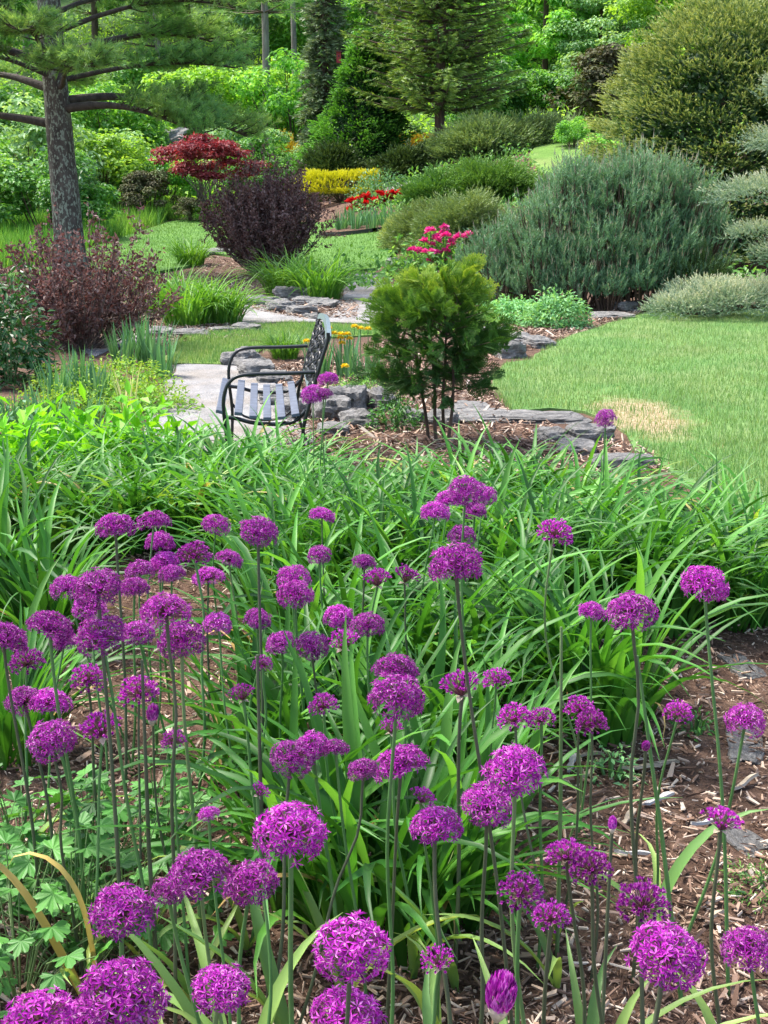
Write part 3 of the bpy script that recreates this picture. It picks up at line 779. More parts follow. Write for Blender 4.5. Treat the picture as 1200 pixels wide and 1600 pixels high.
# large grey-barked white pine
def big_pine():
    x, y, z = G(113, 22.5)
    t = thing('pine_tree', 'large grey-barked pine with long sweeping limb beside the lawn', 'tree', (x, y, z))
    r = np.random.RandomState(21)
    mb = MB()
    zz = np.linspace(-.3, 10, 16)
    pts = np.column_stack([-.10 * np.sin(zz * .33), .03 * np.sin(zz), zz])
    rad = np.interp(zz, [-.3, 0, .5, 1.5, 3, 6, 10], [.42, .33, .255, .235, .21, .16, .09])
    # fluted, slightly irregular bark surface
    a = np.linspace(0, 2 * PI, 28, endpoint=False)
    zf = np.linspace(-.3, 10, 90)
    cx = np.interp(zf, zz, pts[:, 0]); cy = np.interp(zf, zz, pts[:, 1]); rf = np.interp(zf, zz, rad)
    Vv = []
    for i, h in enumerate(zf):
        for aa in a:
            q = 1 + .05 * mnoise.noise(Vector((math.cos(aa) * 3.5, math.sin(aa) * 3.5, h * .9))) + .05 * mnoise.noise(Vector((math.cos(aa) * 11, math.sin(aa) * 11, h * 2.6)))
            Vv.append((cx[i] + rf[i] * q * math.cos(aa), cy[i] + rf[i] * q * math.sin(aa), h))
    F = [(i * 28 + j, i * 28 + (j + 1) % 28, (i + 1) * 28 + (j + 1) % 28, (i + 1) * 28 + j) for i in range(89) for j in range(28)]
    mb.add(Vv, F)
    part('trunk', mb.mesh('trunk', M['bark_grey'], True), t)
    # limbs: az, height, length, rise profile
    limbs = [(R(12), 2.95, 3.2, .35), (R(-20), 2.9, 2.6, .25), (R(175), 2.55, 2.6, .5), (R(200), 3.5, 2.8, .7), (R(150), 3.1, 2.4, .6),
             (R(30), 3.6, 3.0, .9), (R(-5), 4.0, 3.0, .9), (R(5), 3.25, 3.0, .55), (R(100), 3.2, 2.5, .4), (R(-90), 3.6, 2.2, .5), (R(-60), 3.1, 2.4, .5), (R(240), 3.9, 2.3, .8),
             (R(-130), 3.3, 2.2, .5), (R(60), 4.3, 2.6, .8), (R(20), 4.8, 2.6, .8), (R(170), 4.5, 2.6, .8), (R(-30), 4.6, 2.5, .9), (R(215), 5.0, 2.3, .8), (R(110), 5.2, 2.4, .8)]
    for i in range(22):
        limbs.append((r.uniform(0, 2 * PI), 5.2 + i * .2, r.uniform(1.6, 2.5) * (1 - i * .015), .8))
    TP, TD, TRB = [], [], []
    for li, (az, h, L, rise) in enumerate(limbs):
        bm_ = MB()
        d = np.array([math.cos(az), math.sin(az), 0]); sd_ = np.array([-d[1], d[0], 0])
        tt = np.linspace(0, 1, 9)
        wob = np.cumsum(r.normal(0, .035, 9)); wob -= wob[0]
        zp = h + rise * np.sin(tt * 2.2) * .6 - .15 * tt * (1 if li < 3 else .2)
        if li == 0: zp = h - .02 + .26 * np.sin(tt * 3.6) - .42 * tt
        if li == 1: zp = h - .1 + .2 * np.sin(tt * 3.4) - .35 * tt
        pp = np.column_stack([np.interp(h, zz, pts[:, 0]) + d[0] * L * tt + sd_[0] * wob, d[1] * L * tt + sd_[1] * wob, zp])
        r0 = .085 if li < 6 else .05
        tube(bm_, pp, np.interp(tt, [0, 1], [r0, .012]), 7, cap=False)
        ntw = int(36 * L / 2.5)
        for k in range(ntw):
            q = r.uniform(.3, 1) ** .8
            b = np.array([np.interp(q, tt, pp[:, j]) for j in range(3)])
            da = r.choice([-1, 1]) * r.uniform(.3, 1.2)
            dd = d * math.cos(da) + sd_ * math.sin(da) + np.array([0, 0, r.uniform(-.08, .4)])
            l2 = r.uniform(.35, .95) * (1.1 - .4 * q)
            e = b + dd * l2 + np.array([0, 0, .08])
            tube(bm_, [b, b + dd * l2 * .5, e], [.014, .009, .004], 4, cap=False)
            nt = int(10 * l2 / .6) + 3
            s = r.uniform(.25, 1.05, nt)
            tp = b + (e - b) * s[:, None] + r.normal(0, .07, (nt, 3)) * [1, 1, .6]
            TP.append(tp); TD.append(norm(dd + r.normal(0, .5, (nt, 3)) + [0, 0, .25])); TRB.append(np.full(nt, r.uniform(0, .7)))
        part('limb', bm_.mesh('limb', M['limb_dark'], True), t)
    P = np.concatenate(TP); D = np.concatenate(TD); RB = np.concatenate(TRB)
    fm = MB()
    kp = r.rand(len(P)) < .85; P, D, RB = P[kp], D[kp], RB[kp]
    shoots(fm, P, D, np.full(len(P), .08), 18, .14, .0125, 1.0, 0, shade=(-.05, .45), rbase=RB)
    print('pine tufts', len(P))
    part('needles', fm.mesh('needles', M['white_pine']), t)
big_pine()

# red maple
def multi_stem(name, label, cat, loc, h, spread, nst, r0, bark, leafm, nclump, per, ls, flat, zlo, seed, rx, rz, group=None, leafw=.5, updir=.0, lob=.22, part_name='crown', twigs=0):
    r = np.random.RandomState(seed)
    t = thing(name, label, cat, loc, 0, group)
    st = MB(); fm = MB()
    cs = []
    for i in range(nclump):
        d = rdir(1, r)[0]; d[2] = abs(d[2]) * (1 if r.rand() < .75 else -.6)
        k = r.uniform(.35, 1) ** .6
        cs.append(np.array([d[0] * rx * k, d[1] * rx * k, zlo + (h - zlo) * .5 + d[2] * rz * k]))
    base = [np.array([r.normal(0, spread), r.normal(0, spread), -.05]) for _ in range(nst)]
    for i, c in enumerate(cs):
        b = base[i % nst]
        m1 = b * .6 + c * .25 + np.array([0, 0, h * .12]); m2 = b * .2 + c * .7 + np.array([0, 0, h * .03])
        tube(st, [b, m1, m2, c], [r0, r0 * .7, r0 * .4, r0 * .15], 5, cap=False)
        for _ in range(twigs):
            q = r.uniform(.5, 1); p0 = m2 * (1 - q) + c * q; e = p0 + r.normal(0, 1, 3) * lob * rx * .8 + [0, 0, .12 * h]
            tube(st, [p0, (p0 + e) / 2 + r.normal(0, .02, 3), e], [r0 * .25, r0 * .18, r0 * .08], 3, cap=False)
        n = int(per * r.uniform(.6, 1.4)); d = rdir(n, r); lr = lob * rx * r.uniform(.7, 1.4)
        p = c + d * (lr * r.rand(n) ** .45)[:, None] * np.array([1, 1, flat])
        N = norm(d * .5 + [0, 0, 1] + r.normal(0, .4, (n, 3)))
        D = norm(np.cross(N, r.normal(size=(n, 3)))) + np.array([0, 0, updir])
        leaves(fm, p, D, N, ls * r.uniform(.6, 1.3, n), ls * leafw, 0, np.clip(r.uniform(0, .5) + r.uniform(-.2, .5, n), 0, 1))
    part('stem', st.mesh('stem', bark, True), t)
    part(part_name, fm.mesh(part_name, leafm), t)
    return t
x, y, z = G(322, 40)
multi_stem('maple_tree', 'small spreading maple with dark red layered leaves and thin stems', 'tree', (x, y, z), 2.65, .3, 5, .024, M['bark_pale'], M['red_maple'], 32, 230, .13, .26, .6, 3, 1.5, .9, leafw=.5, lob=.3)

# two purple shrubs with upright leafy wands
def purple_shrub(label, px, py, w, h, nw, seed, tall=.0, ls=.05, lean=.5, keep=None):
    x, y, z = hit(px, py)
    r = np.random.RandomState(seed)
    t = thing('purple_shrub', label, 'shrub', (x, y, z), 0, 'purple-leaved shrubs')
    st = MB(); LP, LD = [], []
    for i in range(nw):
        a = r.uniform(0, 2 * PI); k = r.rand() ** .5
        tx, ty = math.cos(a) * w * k, math.sin(a) * w * k * .8
        if keep and keep(tx): continue
        tz = h * math.sqrt(max(.05, 1 - .7 * k * k)) * r.uniform(.72, 1.0) + (r.rand() < .1) * tall
        b = np.array([math.cos(a) * .1 * r.rand() * 2, math.sin(a) * .12, -.05])
        e = np.array([tx, ty, tz]); m = b * .45 + e * .55 + np.array([tx * .12, ty * .12, -.12 * tz]) + r.normal(0, .04, 3)
        tt = np.linspace(0, 1, 6)[:, None]
        pts = (1 - tt) ** 2 * b + 2 * tt * (1 - tt) * m + tt ** 2 * e
        tube(st, pts, [.013, .01, .007, .005, .0035, .002], 4, cap=False)
        nl = int(60 * (r.uniform(.6, 1.3)))
        q = r.uniform(.22, 1.03, nl)
        p = np.column_stack([np.interp(q, tt[:, 0], pts[:, j]) for j in range(3)])
        dr = norm(e - m)
        # short side twigs
        for s_ in range(3):
            qq = r.uniform(.3, .9); p0 = np.array([np.interp(qq, tt[:, 0], pts[:, j]) for j in range(3)])
            e2 = p0 + norm(dr + r.normal(0, .7, 3)) * r.uniform(.12, .32) * h * .7
            tube(st, [p0, e2], [.005, .002], 3, cap=False)
            u = r.uniform(.1, 1.05, 17)
            LP.append(p0 + (e2 - p0) * u[:, None]); LD.append(norm(norm(e2 - p0) * .7 + r.normal(0, .7, (17, 3))))
        LP.append(p); LD.append(norm(dr * .8 + r.normal(0, .7, (nl, 3))))
    P = np.concatenate(LP); D = np.concatenate(LD); n = len(P)
    P += r.normal(0, .02, P.shape)
    fm = MB(); N = norm(r.normal(size=(n, 3)) + [0, 0, .4])
    leaves(fm, P, D, N, ls * r.uniform(.6, 1.3, n), ls * .5, 0, fold=.25)
    part('stem', st.mesh('stem', M['bark_purple'], True), t)
    part('foliage', fm.mesh('foliage', M['purple_leaf']), t)
purple_shrub('sprawling dark purple shrub with loose upright wands in front of the pine trunk', 128, 545, 1.08, 1.2, 105, 4, .36, .052, keep=lambda v: False)
purple_shrub('dense rounded dark purple shrub beyond the arching green grass clump', 420, 430, 1.15, 2.0, 220, 9, .3, .066)

# mounded and upright conifers
def mound(name, label, cat, px, Y, rx, ry, rz, n, mat, SL, k, nl, nw, dz=0, xy=None, group=None, **kw):
    x, y, z = xy or G(px, Y)
    t = thing(name, label, cat, (x, y, z + dz), 0, group)
    if mat in ('juniper', 'juniper_dull', 'yew'):
        r = np.random.RandomState(kw.get('seed', 0) + 70); mb = MB(); m = int(n * .3)
        d = rdir(m, r); d[:, 2] = np.abs(d[:, 2])
        q = np.array([mnoise.noise(Vector(v * 2.8 + Vector((kw.get('seed', 0) * 3., 0, 0)))) for v in d])
        C = d * ((1 + .45 * q) * r.uniform(.78, 1.04, m))[:, None] * [rx, ry, rz]
        sc = rx / 4.2
        pads(mb, C, d + [0, 0, .25], sc, 16, sc * .65, 10, nl * .9, nw * 1.3, r, rb0=np.clip(.15 + .5 * q + kw.get('shade', (0, .4))[0] + r.uniform(-.08, .1, m), 0, .75), shade=(-.1, kw.get('shade', (0, .4))[1] + .25), thick=.22)
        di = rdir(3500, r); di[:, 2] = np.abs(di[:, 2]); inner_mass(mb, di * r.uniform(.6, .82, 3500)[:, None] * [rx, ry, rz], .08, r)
        for i in range(12):
            e = rdir(1, r)[0]; e[2] = abs(e[2]); e = e * [rx * .85, ry * .85, rz * .8]
            tube(mb, [(0, 0, -.05), e * [.4, .4, .5], e], [.04, .03, .01], 5, 1, cap=False)
        part('foliage', mb.mesh('foliage', [M[mat], M['bark_brown']]), t)
        return t
    part('foliage', dome_shoots('foliage', rx, ry, rz, n, M[mat], SL, k, nl, nw, bark=M['bark_brown'], **kw), t)
    return t
x, y, z = G(918, 17.6)
mugo = thing('mugo_pine', 'broad bluish-green mugo pine with many upright pale candles', 'shrub', (x, y, z))
mg = MB()
def mugo_shrub():
    r = np.random.RandomState(5)
    # branch ends: each a candelabra of a few upright brushes with one leading candle
    lobes = [(-1.3, -.5, .15, .35), (-.85, -.7, .15, .35), (-.35, -.8, .12, .35), (.15, -.85, .12, .35), (.6, -.8, .15, .38), (1.05, -.7, .18, .38), (1.5, -.35, .3, .42),
             (-1.35, -.1, .45, .5), (-.4, -.6, .4, .45), (1.55, 0, .85, .5), (.4, -.7, .4, .42), (1.15, -.5, .55, .42), (-1.0, .1, .6, .55), (-.55, -.3, .9, .6), (-.1, .2, 1.25, .7), (.35, -.25, 1.15, .66), (.8, .1, 1.35, .7), (1.25, .1, 1.25, .6),
             (0.1, -.55, .6, .55), (-.75, -.5, .5, .5), (.75, -.5, .7, .5), (1.3, .3, .8, .55), (-.25, -.1, 1.35, .5), (.55, .1, 1.55, .5)]
    C, S, T = [], [], []
    for lx, ly, lz, lr in lobes:
        n = int(95 * lr * lr * 2.3) + 4
        d = rdir(n, r); d[:, 2] = np.where(d[:, 2] < -.35, -d[:, 2], d[:, 2])
        c = np.array([lx, ly, lz]) + d * lr * r.uniform(.55, 1.0, n)[:, None]
        c[:, 2] = np.maximum(c[:, 2], .12 + .1 * r.rand(n))
        C.append(c); S.append(d); T.append(np.full(n, r.uniform(-.06, .12)))
        for _ in range(2):
            e = np.array([lx, ly, lz]) + rdir(1, r)[0] * lr * .6
            tube(mg, [(lx * .15, ly * .15, 0), (lx * .6, ly * .6, lz * .35), e], [.028, .02, .008], 5, 1, cap=False)
    C = np.concatenate(C); S = np.concatenate(S); T = np.concatenate(T)
    for c, s, t_ in zip(C, S, T):
        k = r.randint(4, 8); a = r.uniform(0, 2 * PI, k)
        sp_ = r.uniform(.35, .8, k); sp_[0] = .08
        D = np.column_stack([np.cos(a) * sp_, np.sin(a) * sp_, np.full(k, 1.)]) + s * .3
        sl = r.uniform(.12, .26, k); sl[0] = r.uniform(.22, .4)
        P = np.tile(c, (k, 1)) + D * r.uniform(.0, .08, k)[:, None]
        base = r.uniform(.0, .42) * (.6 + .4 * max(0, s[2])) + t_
        shoots(mg, P, D, sl, 28, .062, .0088, .95, 0, shade=(0, .45), rbase=np.full(k, max(0, base)))
        if s[2] > -.2:
            Dn = norm(D)
            for _ in range(4): needles(mg, (P + Dn * sl[:, None] * .96)[:3], Dn[:3], np.array([r.uniform(.05, .13), .04, .03])[:min(3, k)], .015, 2)
        tube(mg, [c - [0, 0, .22] - s * .12, c, c + norm(D[0]) * sl[0] * .5], [.012, .009, .005], 4, 1, cap=False)
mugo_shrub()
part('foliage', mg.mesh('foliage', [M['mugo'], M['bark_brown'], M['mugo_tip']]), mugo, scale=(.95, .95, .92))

x, y, z = G(1125, 24.5)
t = thing('mound_spruce', 'huge domed spruce with golden new tips, colour lightened towards the sun', 'tree', (x, y, z))
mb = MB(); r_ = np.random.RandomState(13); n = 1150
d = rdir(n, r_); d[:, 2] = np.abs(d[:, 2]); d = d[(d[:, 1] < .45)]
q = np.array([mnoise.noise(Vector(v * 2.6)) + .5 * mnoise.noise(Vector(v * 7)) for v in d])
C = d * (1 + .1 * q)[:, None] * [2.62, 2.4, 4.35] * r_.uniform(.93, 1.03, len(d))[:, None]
pads(mb, C, d * [1, 1, .7] + [0, 0, .1], .34, 20, .16, 11, .055, .016, r_, rb0=np.clip(.12 + .3 * q + .12 * (d[:, 2] - d[:, 0]), 0, .6), shade=(-.12, .9))  # sunlight put into the needle colour: lighter at the top and sun side
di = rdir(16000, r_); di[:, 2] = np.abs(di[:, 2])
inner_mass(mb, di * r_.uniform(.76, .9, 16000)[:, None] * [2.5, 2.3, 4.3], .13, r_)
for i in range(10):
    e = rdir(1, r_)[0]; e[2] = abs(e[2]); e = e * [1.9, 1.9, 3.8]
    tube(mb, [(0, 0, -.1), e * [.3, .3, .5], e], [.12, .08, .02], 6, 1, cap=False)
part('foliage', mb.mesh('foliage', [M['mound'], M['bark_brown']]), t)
x, y, z = G(1230, 15.6)
sil = thing('silver_spruce', 'silvery spruce with stacked pale-tipped boughs over a dark hollow', 'tree', (x, y, z))
smb = MB()
def silver_bough(mb, c, rx, ry, rz, n, seed, under=True):
    r = np.random.RandomState(seed)
    d = rdir(n, r); d[:, 2] = np.where(d[:, 2] < -.2, -d[:, 2], d[:, 2])
    q = np.array([mnoise.noise(Vector(v * 3.2 + np.array(c))) for v in d])
    P = np.array(c) + d * (r.uniform(.6, 1.02, n) * (1 + .22 * q))[:, None] * np.array([rx, ry, rz])
    D = norm(d * .8 + [0, 0, .25] + r.normal(0, .35, (n, 3)))
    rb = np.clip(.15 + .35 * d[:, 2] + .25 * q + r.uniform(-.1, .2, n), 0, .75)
    shoots(mb, P, D, r.uniform(.06, .13, n), 16, .026, .0072, .85, 0, shade=(0, .35), rbase=rb)
    tube(mb, [(0, .3, c[2] * .6), ((c[0]) * .5, c[1] * .5 + .1, c[2] * .9), tuple(c)], [.05, .035, .015], 5, 1, cap=False)
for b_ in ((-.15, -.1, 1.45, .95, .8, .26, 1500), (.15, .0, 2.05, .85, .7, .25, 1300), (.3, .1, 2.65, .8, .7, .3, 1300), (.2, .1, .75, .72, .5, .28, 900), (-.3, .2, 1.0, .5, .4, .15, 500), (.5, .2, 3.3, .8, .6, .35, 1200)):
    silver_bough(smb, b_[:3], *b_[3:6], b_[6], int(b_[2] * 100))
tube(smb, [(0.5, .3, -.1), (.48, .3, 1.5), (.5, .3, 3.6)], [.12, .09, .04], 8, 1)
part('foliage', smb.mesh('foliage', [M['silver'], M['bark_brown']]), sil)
x, y, z = G(1130, 15.9)
low = thing('prostrate_spruce', 'low carpet of blue-silver spruce along the lawn edge', 'shrub', (x, y, z))
lmb = MB()
for b_ in ((-.55, -.1, .08, .45, .4, .22, 800), (0, -.1, .15, .6, .5, .32, 1300), (.6, 0, .15, .7, .5, .33, 1400), (-.2, .3, .2, .5, .4, .28, 600)):
    silver_bough(lmb, b_[:3], *b_[3:6], b_[6], int(b_[0] * 10) + 50)
part('foliage', lmb.mesh('foliage', [M['silver'], M['bark_brown']]), low)
x, y, z = G(1085, 16.9)
t = thing('spiky_yew', 'dark spiky olive shrub tucked between mugo pine and silver spruce', 'shrub', (x, y, z))
part('foliage', dome_shoots('foliage', .5, .45, .75, 420, M['yew'], .25, 26, .035, .008, up=.5, spread=.5, bark=M['bark_brown'], seed=8), t)

t = mound('layered_spruce', 'low dark olive spruce with flat layered boughs below the pyramid conifer', 'shrub', 524, 41, 1.15, 1.0, 1.35, 1500, 'yew', .3, 20, .1, .02, up=.05, spread=.8, lump=.3, seed=4, shade=(0, .5))
t = mound('dark_dwarf_conifer', 'lumpy dark green dwarf conifer behind the red flowers', 'shrub', 632, 38, .85, .8, .85, 1000, 'yew', .24, 18, .09, .018, up=.3, lump=.3, seed=5, shade=(0, .4))
t = mound('juniper', 'bright green feathery juniper mound behind the mugo pine', 'shrub', 770, 31, 1.2, 1.0, .72, 1500, 'juniper', .28, 20, .07, .013, up=.35, lump=.2, seed=6, shade=(.1, .5))
t = mound('juniper', 'wide dull green juniper below the trunk of the airy larch', 'shrub', 758, 38, 1.6, 1.0, .8, 1200, 'juniper_dull', .3, 18, .09, .018, up=.25, lump=.25, seed=7, shade=(0, .4))
t = mound('juniper', 'darker spreading juniper near the tan ornamental grass', 'shrub', 815, 38.5, 1.5, 1.0, .65, 1100, 'juniper_dull', .3, 18, .09, .018, up=.25, lump=.25, seed=17, shade=(0, .35))
t = mound('juniper', 'yellowish arching juniper beside the mugo pine', 'shrub', 722, 25, 1.0, 1.0, .95, 1500, 'juniper_dull', .26, 20, .07, .011, up=.3, lump=.3, seed=8, shade=(.15, .45))
t = mound('juniper', 'soft pale green juniper just behind the pink flowers', 'shrub', 668, 26, .75, .8, .72, 1100, 'juniper_dull', .22, 20, .06, .01, up=.3, lump=.25, seed=9, shade=(.3, .5))
t = mound('juniper', 'green juniper tucked between the pale one and the red flowers', 'shrub', 690, 31, .9, .8, .75, 1000, 'juniper', .24, 18, .07, .012, up=.3, lump=.25, seed=10, shade=(0, .4))
t = mound('cream_shrub', 'cream-tipped shrub at the end of the iris bed', 'shrub', 628, 27, .4, .4, .5, 500, 'mound', .16, 18, .05, .009, up=.4, lump=.2, seed=11, shade=(.4, .5))
t = mound('gold_shrub', 'yellow-gold shrub strip at the foot of the airy larch', 'shrub', 655, 44, 1.1, .6, .8, 800, 'gold_leaf', .2, 14, .09, .025, up=.4, lump=.2, seed=12)
t = mound('gold_shrub', 'yellow and orange shrub beside the small blue fir', 'shrub', 440, 50, 1.0, .8, 1.5, 500, 'gold_leaf', .3, 12, .12, .03, up=.5, lump=.35, seed=13)
t = mound('yellow_hedge', 'flat-topped bright yellow shrub behind the blue-green iris', 'shrub', 532, 37.5, 1.2, .7, 1.05, 1700, 'yellow_leaf', .17, 16, .06, .02, up=.45, lump=.25, seed=14, layers=(1,), boxy=.3, zmin=.3)
fm = MB()
p, d = ellipsoid_pts(2600, .5); p = p * [1.1, .55, .62]
leaves(fm, p, d, norm(rdir(2600) + [0, 0, 1]), .07, .04, 0)
part('lower_twigs', fm.mesh('lower_twigs', M['twig_brown']), t)

# upright conifers
def upright(name, label, px, Y, mesh, h, r0, low=0, s=1, trunkm='bark_brown', group=None, extra=None):
    x, y, z = G(px, Y)
    t = thing(name, label, 'tree', (x, y, z), 0, group)
    part('trunk', trunk_mesh(h * .96, r0, r0 * .25, M[trunkm], 0, 0, seed=int(px)), t)
    part('foliage', mesh, t, (0, 0, low), scale=s)
    return t
pm = MB()
def pyramid():
    r = np.random.RandomState(31)
    n = 520; tq = r.rand(n) ** 1.3; a = r.uniform(0, 2 * PI, n)
    q = np.array([mnoise.noise(Vector((math.cos(a_) * 2.0, math.sin(a_) * 2.0, t_ * 7))) for a_, t_ in zip(a, tq)])
    rad = 1.75 * (1 - tq) ** .75 * (1 + .55 * q) * r.uniform(.78, 1.03, n) + .05
    C = np.column_stack([rad * np.cos(a) + .35 * tq, rad * np.sin(a), .15 + 4.5 * tq])
    O = np.column_stack([np.cos(a), np.sin(a), r.uniform(-.3, .9, n)])
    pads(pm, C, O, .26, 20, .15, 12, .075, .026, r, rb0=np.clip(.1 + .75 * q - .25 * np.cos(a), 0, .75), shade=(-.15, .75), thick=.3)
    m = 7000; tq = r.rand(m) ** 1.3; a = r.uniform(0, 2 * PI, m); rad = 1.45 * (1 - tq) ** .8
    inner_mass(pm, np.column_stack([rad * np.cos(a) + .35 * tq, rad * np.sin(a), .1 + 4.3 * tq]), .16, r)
pyramid()
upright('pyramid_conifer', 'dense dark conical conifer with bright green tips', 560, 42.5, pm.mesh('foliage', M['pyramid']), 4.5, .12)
LM = conifer_mesh(11, 2.7, M['larch'], 44, 9, 9, .17, .038, M['bark_brown'], droop=-.12, seed=8, p=.5, base=.10, side=17, length=.17, shade=(0, .75), bare=.15)
t = upright('larch_tree', 'tall airy dark conifer with layered branches and a bare pinkish lower trunk', 688, 41, LM, 11, .17, .45, 1)
dd = MB()
for i in range(9):
    a = rnd.uniform(0, 6.28); zz = rnd.uniform(.5, 1.8); e = rnd.uniform(.5, 1.1)
    tube(dd, [(0, 0, zz), (math.cos(a) * e * .5, math.sin(a) * e * .5, zz + .1), (math.cos(a) * e, math.sin(a) * e, zz - .1)], [.025, .015, .004], 4, cap=False)
part('dead_branch', dd.mesh('dead_branch', M['bark_pale']), t)
WS = conifer_mesh(8.5, .95, M['spruce_grey'], 46, 8, 8, .18, .045, M['bark_brown'], droop=-.9, seed=12, p=.35, base=.03, side=11, length=.4, shade=(0, .5), bare=.2)
spr = upright('weeping_spruce', 'narrow drooping grey-green spruce carrying a small red box', 510, 46, WS, 8.5, .13)
x, y, z = G(531, 45.2)
zb = CAMZ + 45.2 * math.tan(math.atan((800 - 90) / FPX) - PITCH)
bh = MB()
def boxm(mb, c, s, m=0):
    c = np.array(c); s = np.array(s) / 2
    v = np.array([(i, j, k) for i in (-1, 1) for j in (-1, 1) for k in (-1, 1)]) * s + c
    f = [(0, 1, 3, 2), (4, 6, 7, 5), (0, 4, 5, 1), (2, 3, 7, 6), (0, 2, 6, 4), (1, 5, 7, 3)]
    mb.add(v, f, .5, m)
M['red_paint'] = plain('red_paint', (.35, .03, .03), .6)
M['dark_paint'] = plain('dark_roof', (.12, .03, .03), .7)
bt = thing('nest_box', 'small red nest box hanging against the drooping spruce', 'nest box', (x, y, zb))
boxm(bh, (0, 0, 0), (.15, .15, .34)); part('box', bh.mesh('box', M['red_paint']), bt)
bh = MB(); boxm(bh, (0, -.02, .19), (.2, .22, .035)); part('roof', bh.mesh('roof', M['dark_paint']), bt)
bh = MB(); tube(bh, [(0, -.076, .04), (0, -.082, .04)], .025, 10); part('entrance_hole', bh.mesh('entrance_hole', plain('hole_black', (.01, .01, .01))), bt)
bh = MB(); tube(bh, [(0, 0.05, .2), (0, .3, .32)], .012, 5); part('bracket', bh.mesh('bracket', M['bark_brown']), bt)
SF = conifer_mesh(2.0, .75, M['spruce_grey'], 12, 8, 12, .08, .018, M['bark_brown'], droop=-.1, seed=15, p=.9, base=.05, side=4, length=.35, shade=(0, .4))
for px, Y, s, lab in ((408, 49, 1.0, 'small bluish fir behind the further purple shrub'), (421, 51, .8, 'slimmer small fir close beside the small bluish fir')):
    upright('small_fir', lab, px, Y, SF, 2.0 * s, .04, 0, s, group='small firs on the bank')
upright('small_fir', 'small grey-green fir against the golden mound spruce', 1010, 36, SF, 2.4, .05, 0, 1.25)
DF = conifer_mesh(9, 2.2, M['larch'], 16, 7, 8, .22, .05, M['bark_brown'], droop=-.1, seed=18, p=.8, base=.0, side=6, length=.3, shade=(0, .25))
for px, Y, lab in ((965, 62, 'dark conifer above the pale-leaved small tree'), (1020, 56, 'dark conifer behind the peak of the golden mound spruce'), (600, 70, 'dark conifer in the wood over the pyramid conifer'), (150, 84, 'dark conifer far behind the grey-barked pine')):
    upright('dark_conifer', lab, px, Y, DF, 9, .15, 1.0, group='dark conifers in the wood')

# young thuja with four thin trunks
def young_thuja():
    x, y, z = hit(682, 692)
    t = thing('young_thuja', 'young thuja with four thin trunks beside the bench, paler at the top', 'tree', (x, y, z), scale=(1.0, 1.0, .93))
    r = np.random.RandomState(3)
    tops = [(-.17, .02, .95), (-.06, -.05, 1.05), (.05, .04, 1.08), (.13, -.03, 1.0)]
    bases = [(-.045, .02), (.005, -.03), (.045, .03), (.075, -.01)]
    fm = MB(); P, D, SL, RB = [], [], [], []
    for (tx, ty, tz), (bx, by) in zip(tops, bases):
        m = MB()
        tt = np.linspace(0, 1, 8)
        pts = np.column_stack([bx + (tx - bx) * tt ** .9 + .008 * np.sin(tt * 9 + tx * 40), by + (ty - by) * tt, -.03 + tt * tz])
        tube(m, pts, np.interp(tt, [0, 1], [.0135, .004]), 7)
        part('trunk', m.mesh('trunk', M['bark_brown'], True), t)
    # branches off the trunks, flat lacy fans hanging along each of them
    def fan(b, d, nrm, L, pale):
        side = norm(np.cross(nrm, d)); kk = 10
        q = np.linspace(.08, .95, kk); p = b + d * (L * q)[:, None] + np.array([0, 0, -1.]) * (.12 * L * q ** 2)[:, None]
        env = np.sin(np.clip(q * 1.15 + .12, 0, 1) * PI) * .5 + .12
        for s_ in (-1, 1):
            dd = d * .8 + side * s_ * .7; l = L * env * .8 * r.uniform(.75, 1.1, kk)
            leaves(fm, p, np.tile(dd, (kk, 1)), np.tile(nrm, (kk, 1)), l, .0065, 0, np.clip(pale * (.55 + .45 * q) + r.uniform(-.1, .1, kk), 0, 1), fold=.05)
            for f_ in (.4, .7):
                for o_ in (-1, 1):
                    dd2 = norm(dd) * .8 + side * o_ * .5 + d * .25
                    leaves(fm, p + norm(dd) * (l * f_)[:, None], np.tile(dd2, (kk, 1)), np.tile(nrm, (kk, 1)), l * .38 + .006, .006, 0, np.clip(pale + r.uniform(-.12, .12, kk), 0, 1), fold=.05)
        leaves(fm, b[None], d[None], nrm[None], [L], .006, 0, [pale * .7], fold=.05)
    nb = 125
    for i in range(nb):
        tz = r.uniform(.0, 1.0) ** .8
        ti = r.randint(4); tx, ty, th = tops[ti]; bx, by = bases[ti]
        f_ = .33 + .65 * tz
        b = np.array([bx + (tx - bx) * f_, by + (ty - by) * f_, th * f_])
        a = r.uniform(0, 2 * PI) if r.rand() < .6 else (0 if tx > 0 else PI) + r.normal(0, .7)
        reach = r.uniform(.16, .40) * (1.05 - .55 * max(0, tz - .55) / .45) * (1 if tz > .12 else .7)
        rise = r.uniform(.0, .4) + .9 * tz ** 2
        o = norm(np.array([math.cos(a), math.sin(a), rise]))
        e = b + o * reach + np.array([0, 0, -.03 * (1 - tz)])
        tube(fm, [b, (b + e) / 2 + [0, 0, .015], e], [.0045, .003, .0012], 4, 1, cap=False)
        for k in range(r.randint(5, 8)):
            u = r.uniform(.3, 1.05)
            p0 = b + (e - b) * u
            d = norm(o * .9 + r.normal(0, .42, 3) + np.array([0, 0, .35 * tz - .12]))
            nrm = norm(np.array([math.cos(a + 1.4), math.sin(a + 1.4), .5]) + r.normal(0, .5, 3))
            nrm = norm(nrm - d * np.dot(nrm, d))
            fan(p0, d, nrm, r.uniform(.07, .19), float(np.clip(-.1 + .75 * tz * tz + .28 * u * (.4 + tz) + r.uniform(-.12, .15), 0, 1)))
    part('foliage', fm.mesh('foliage', [M['thuja'], M['bark_brown']]), t)
young_thuja()

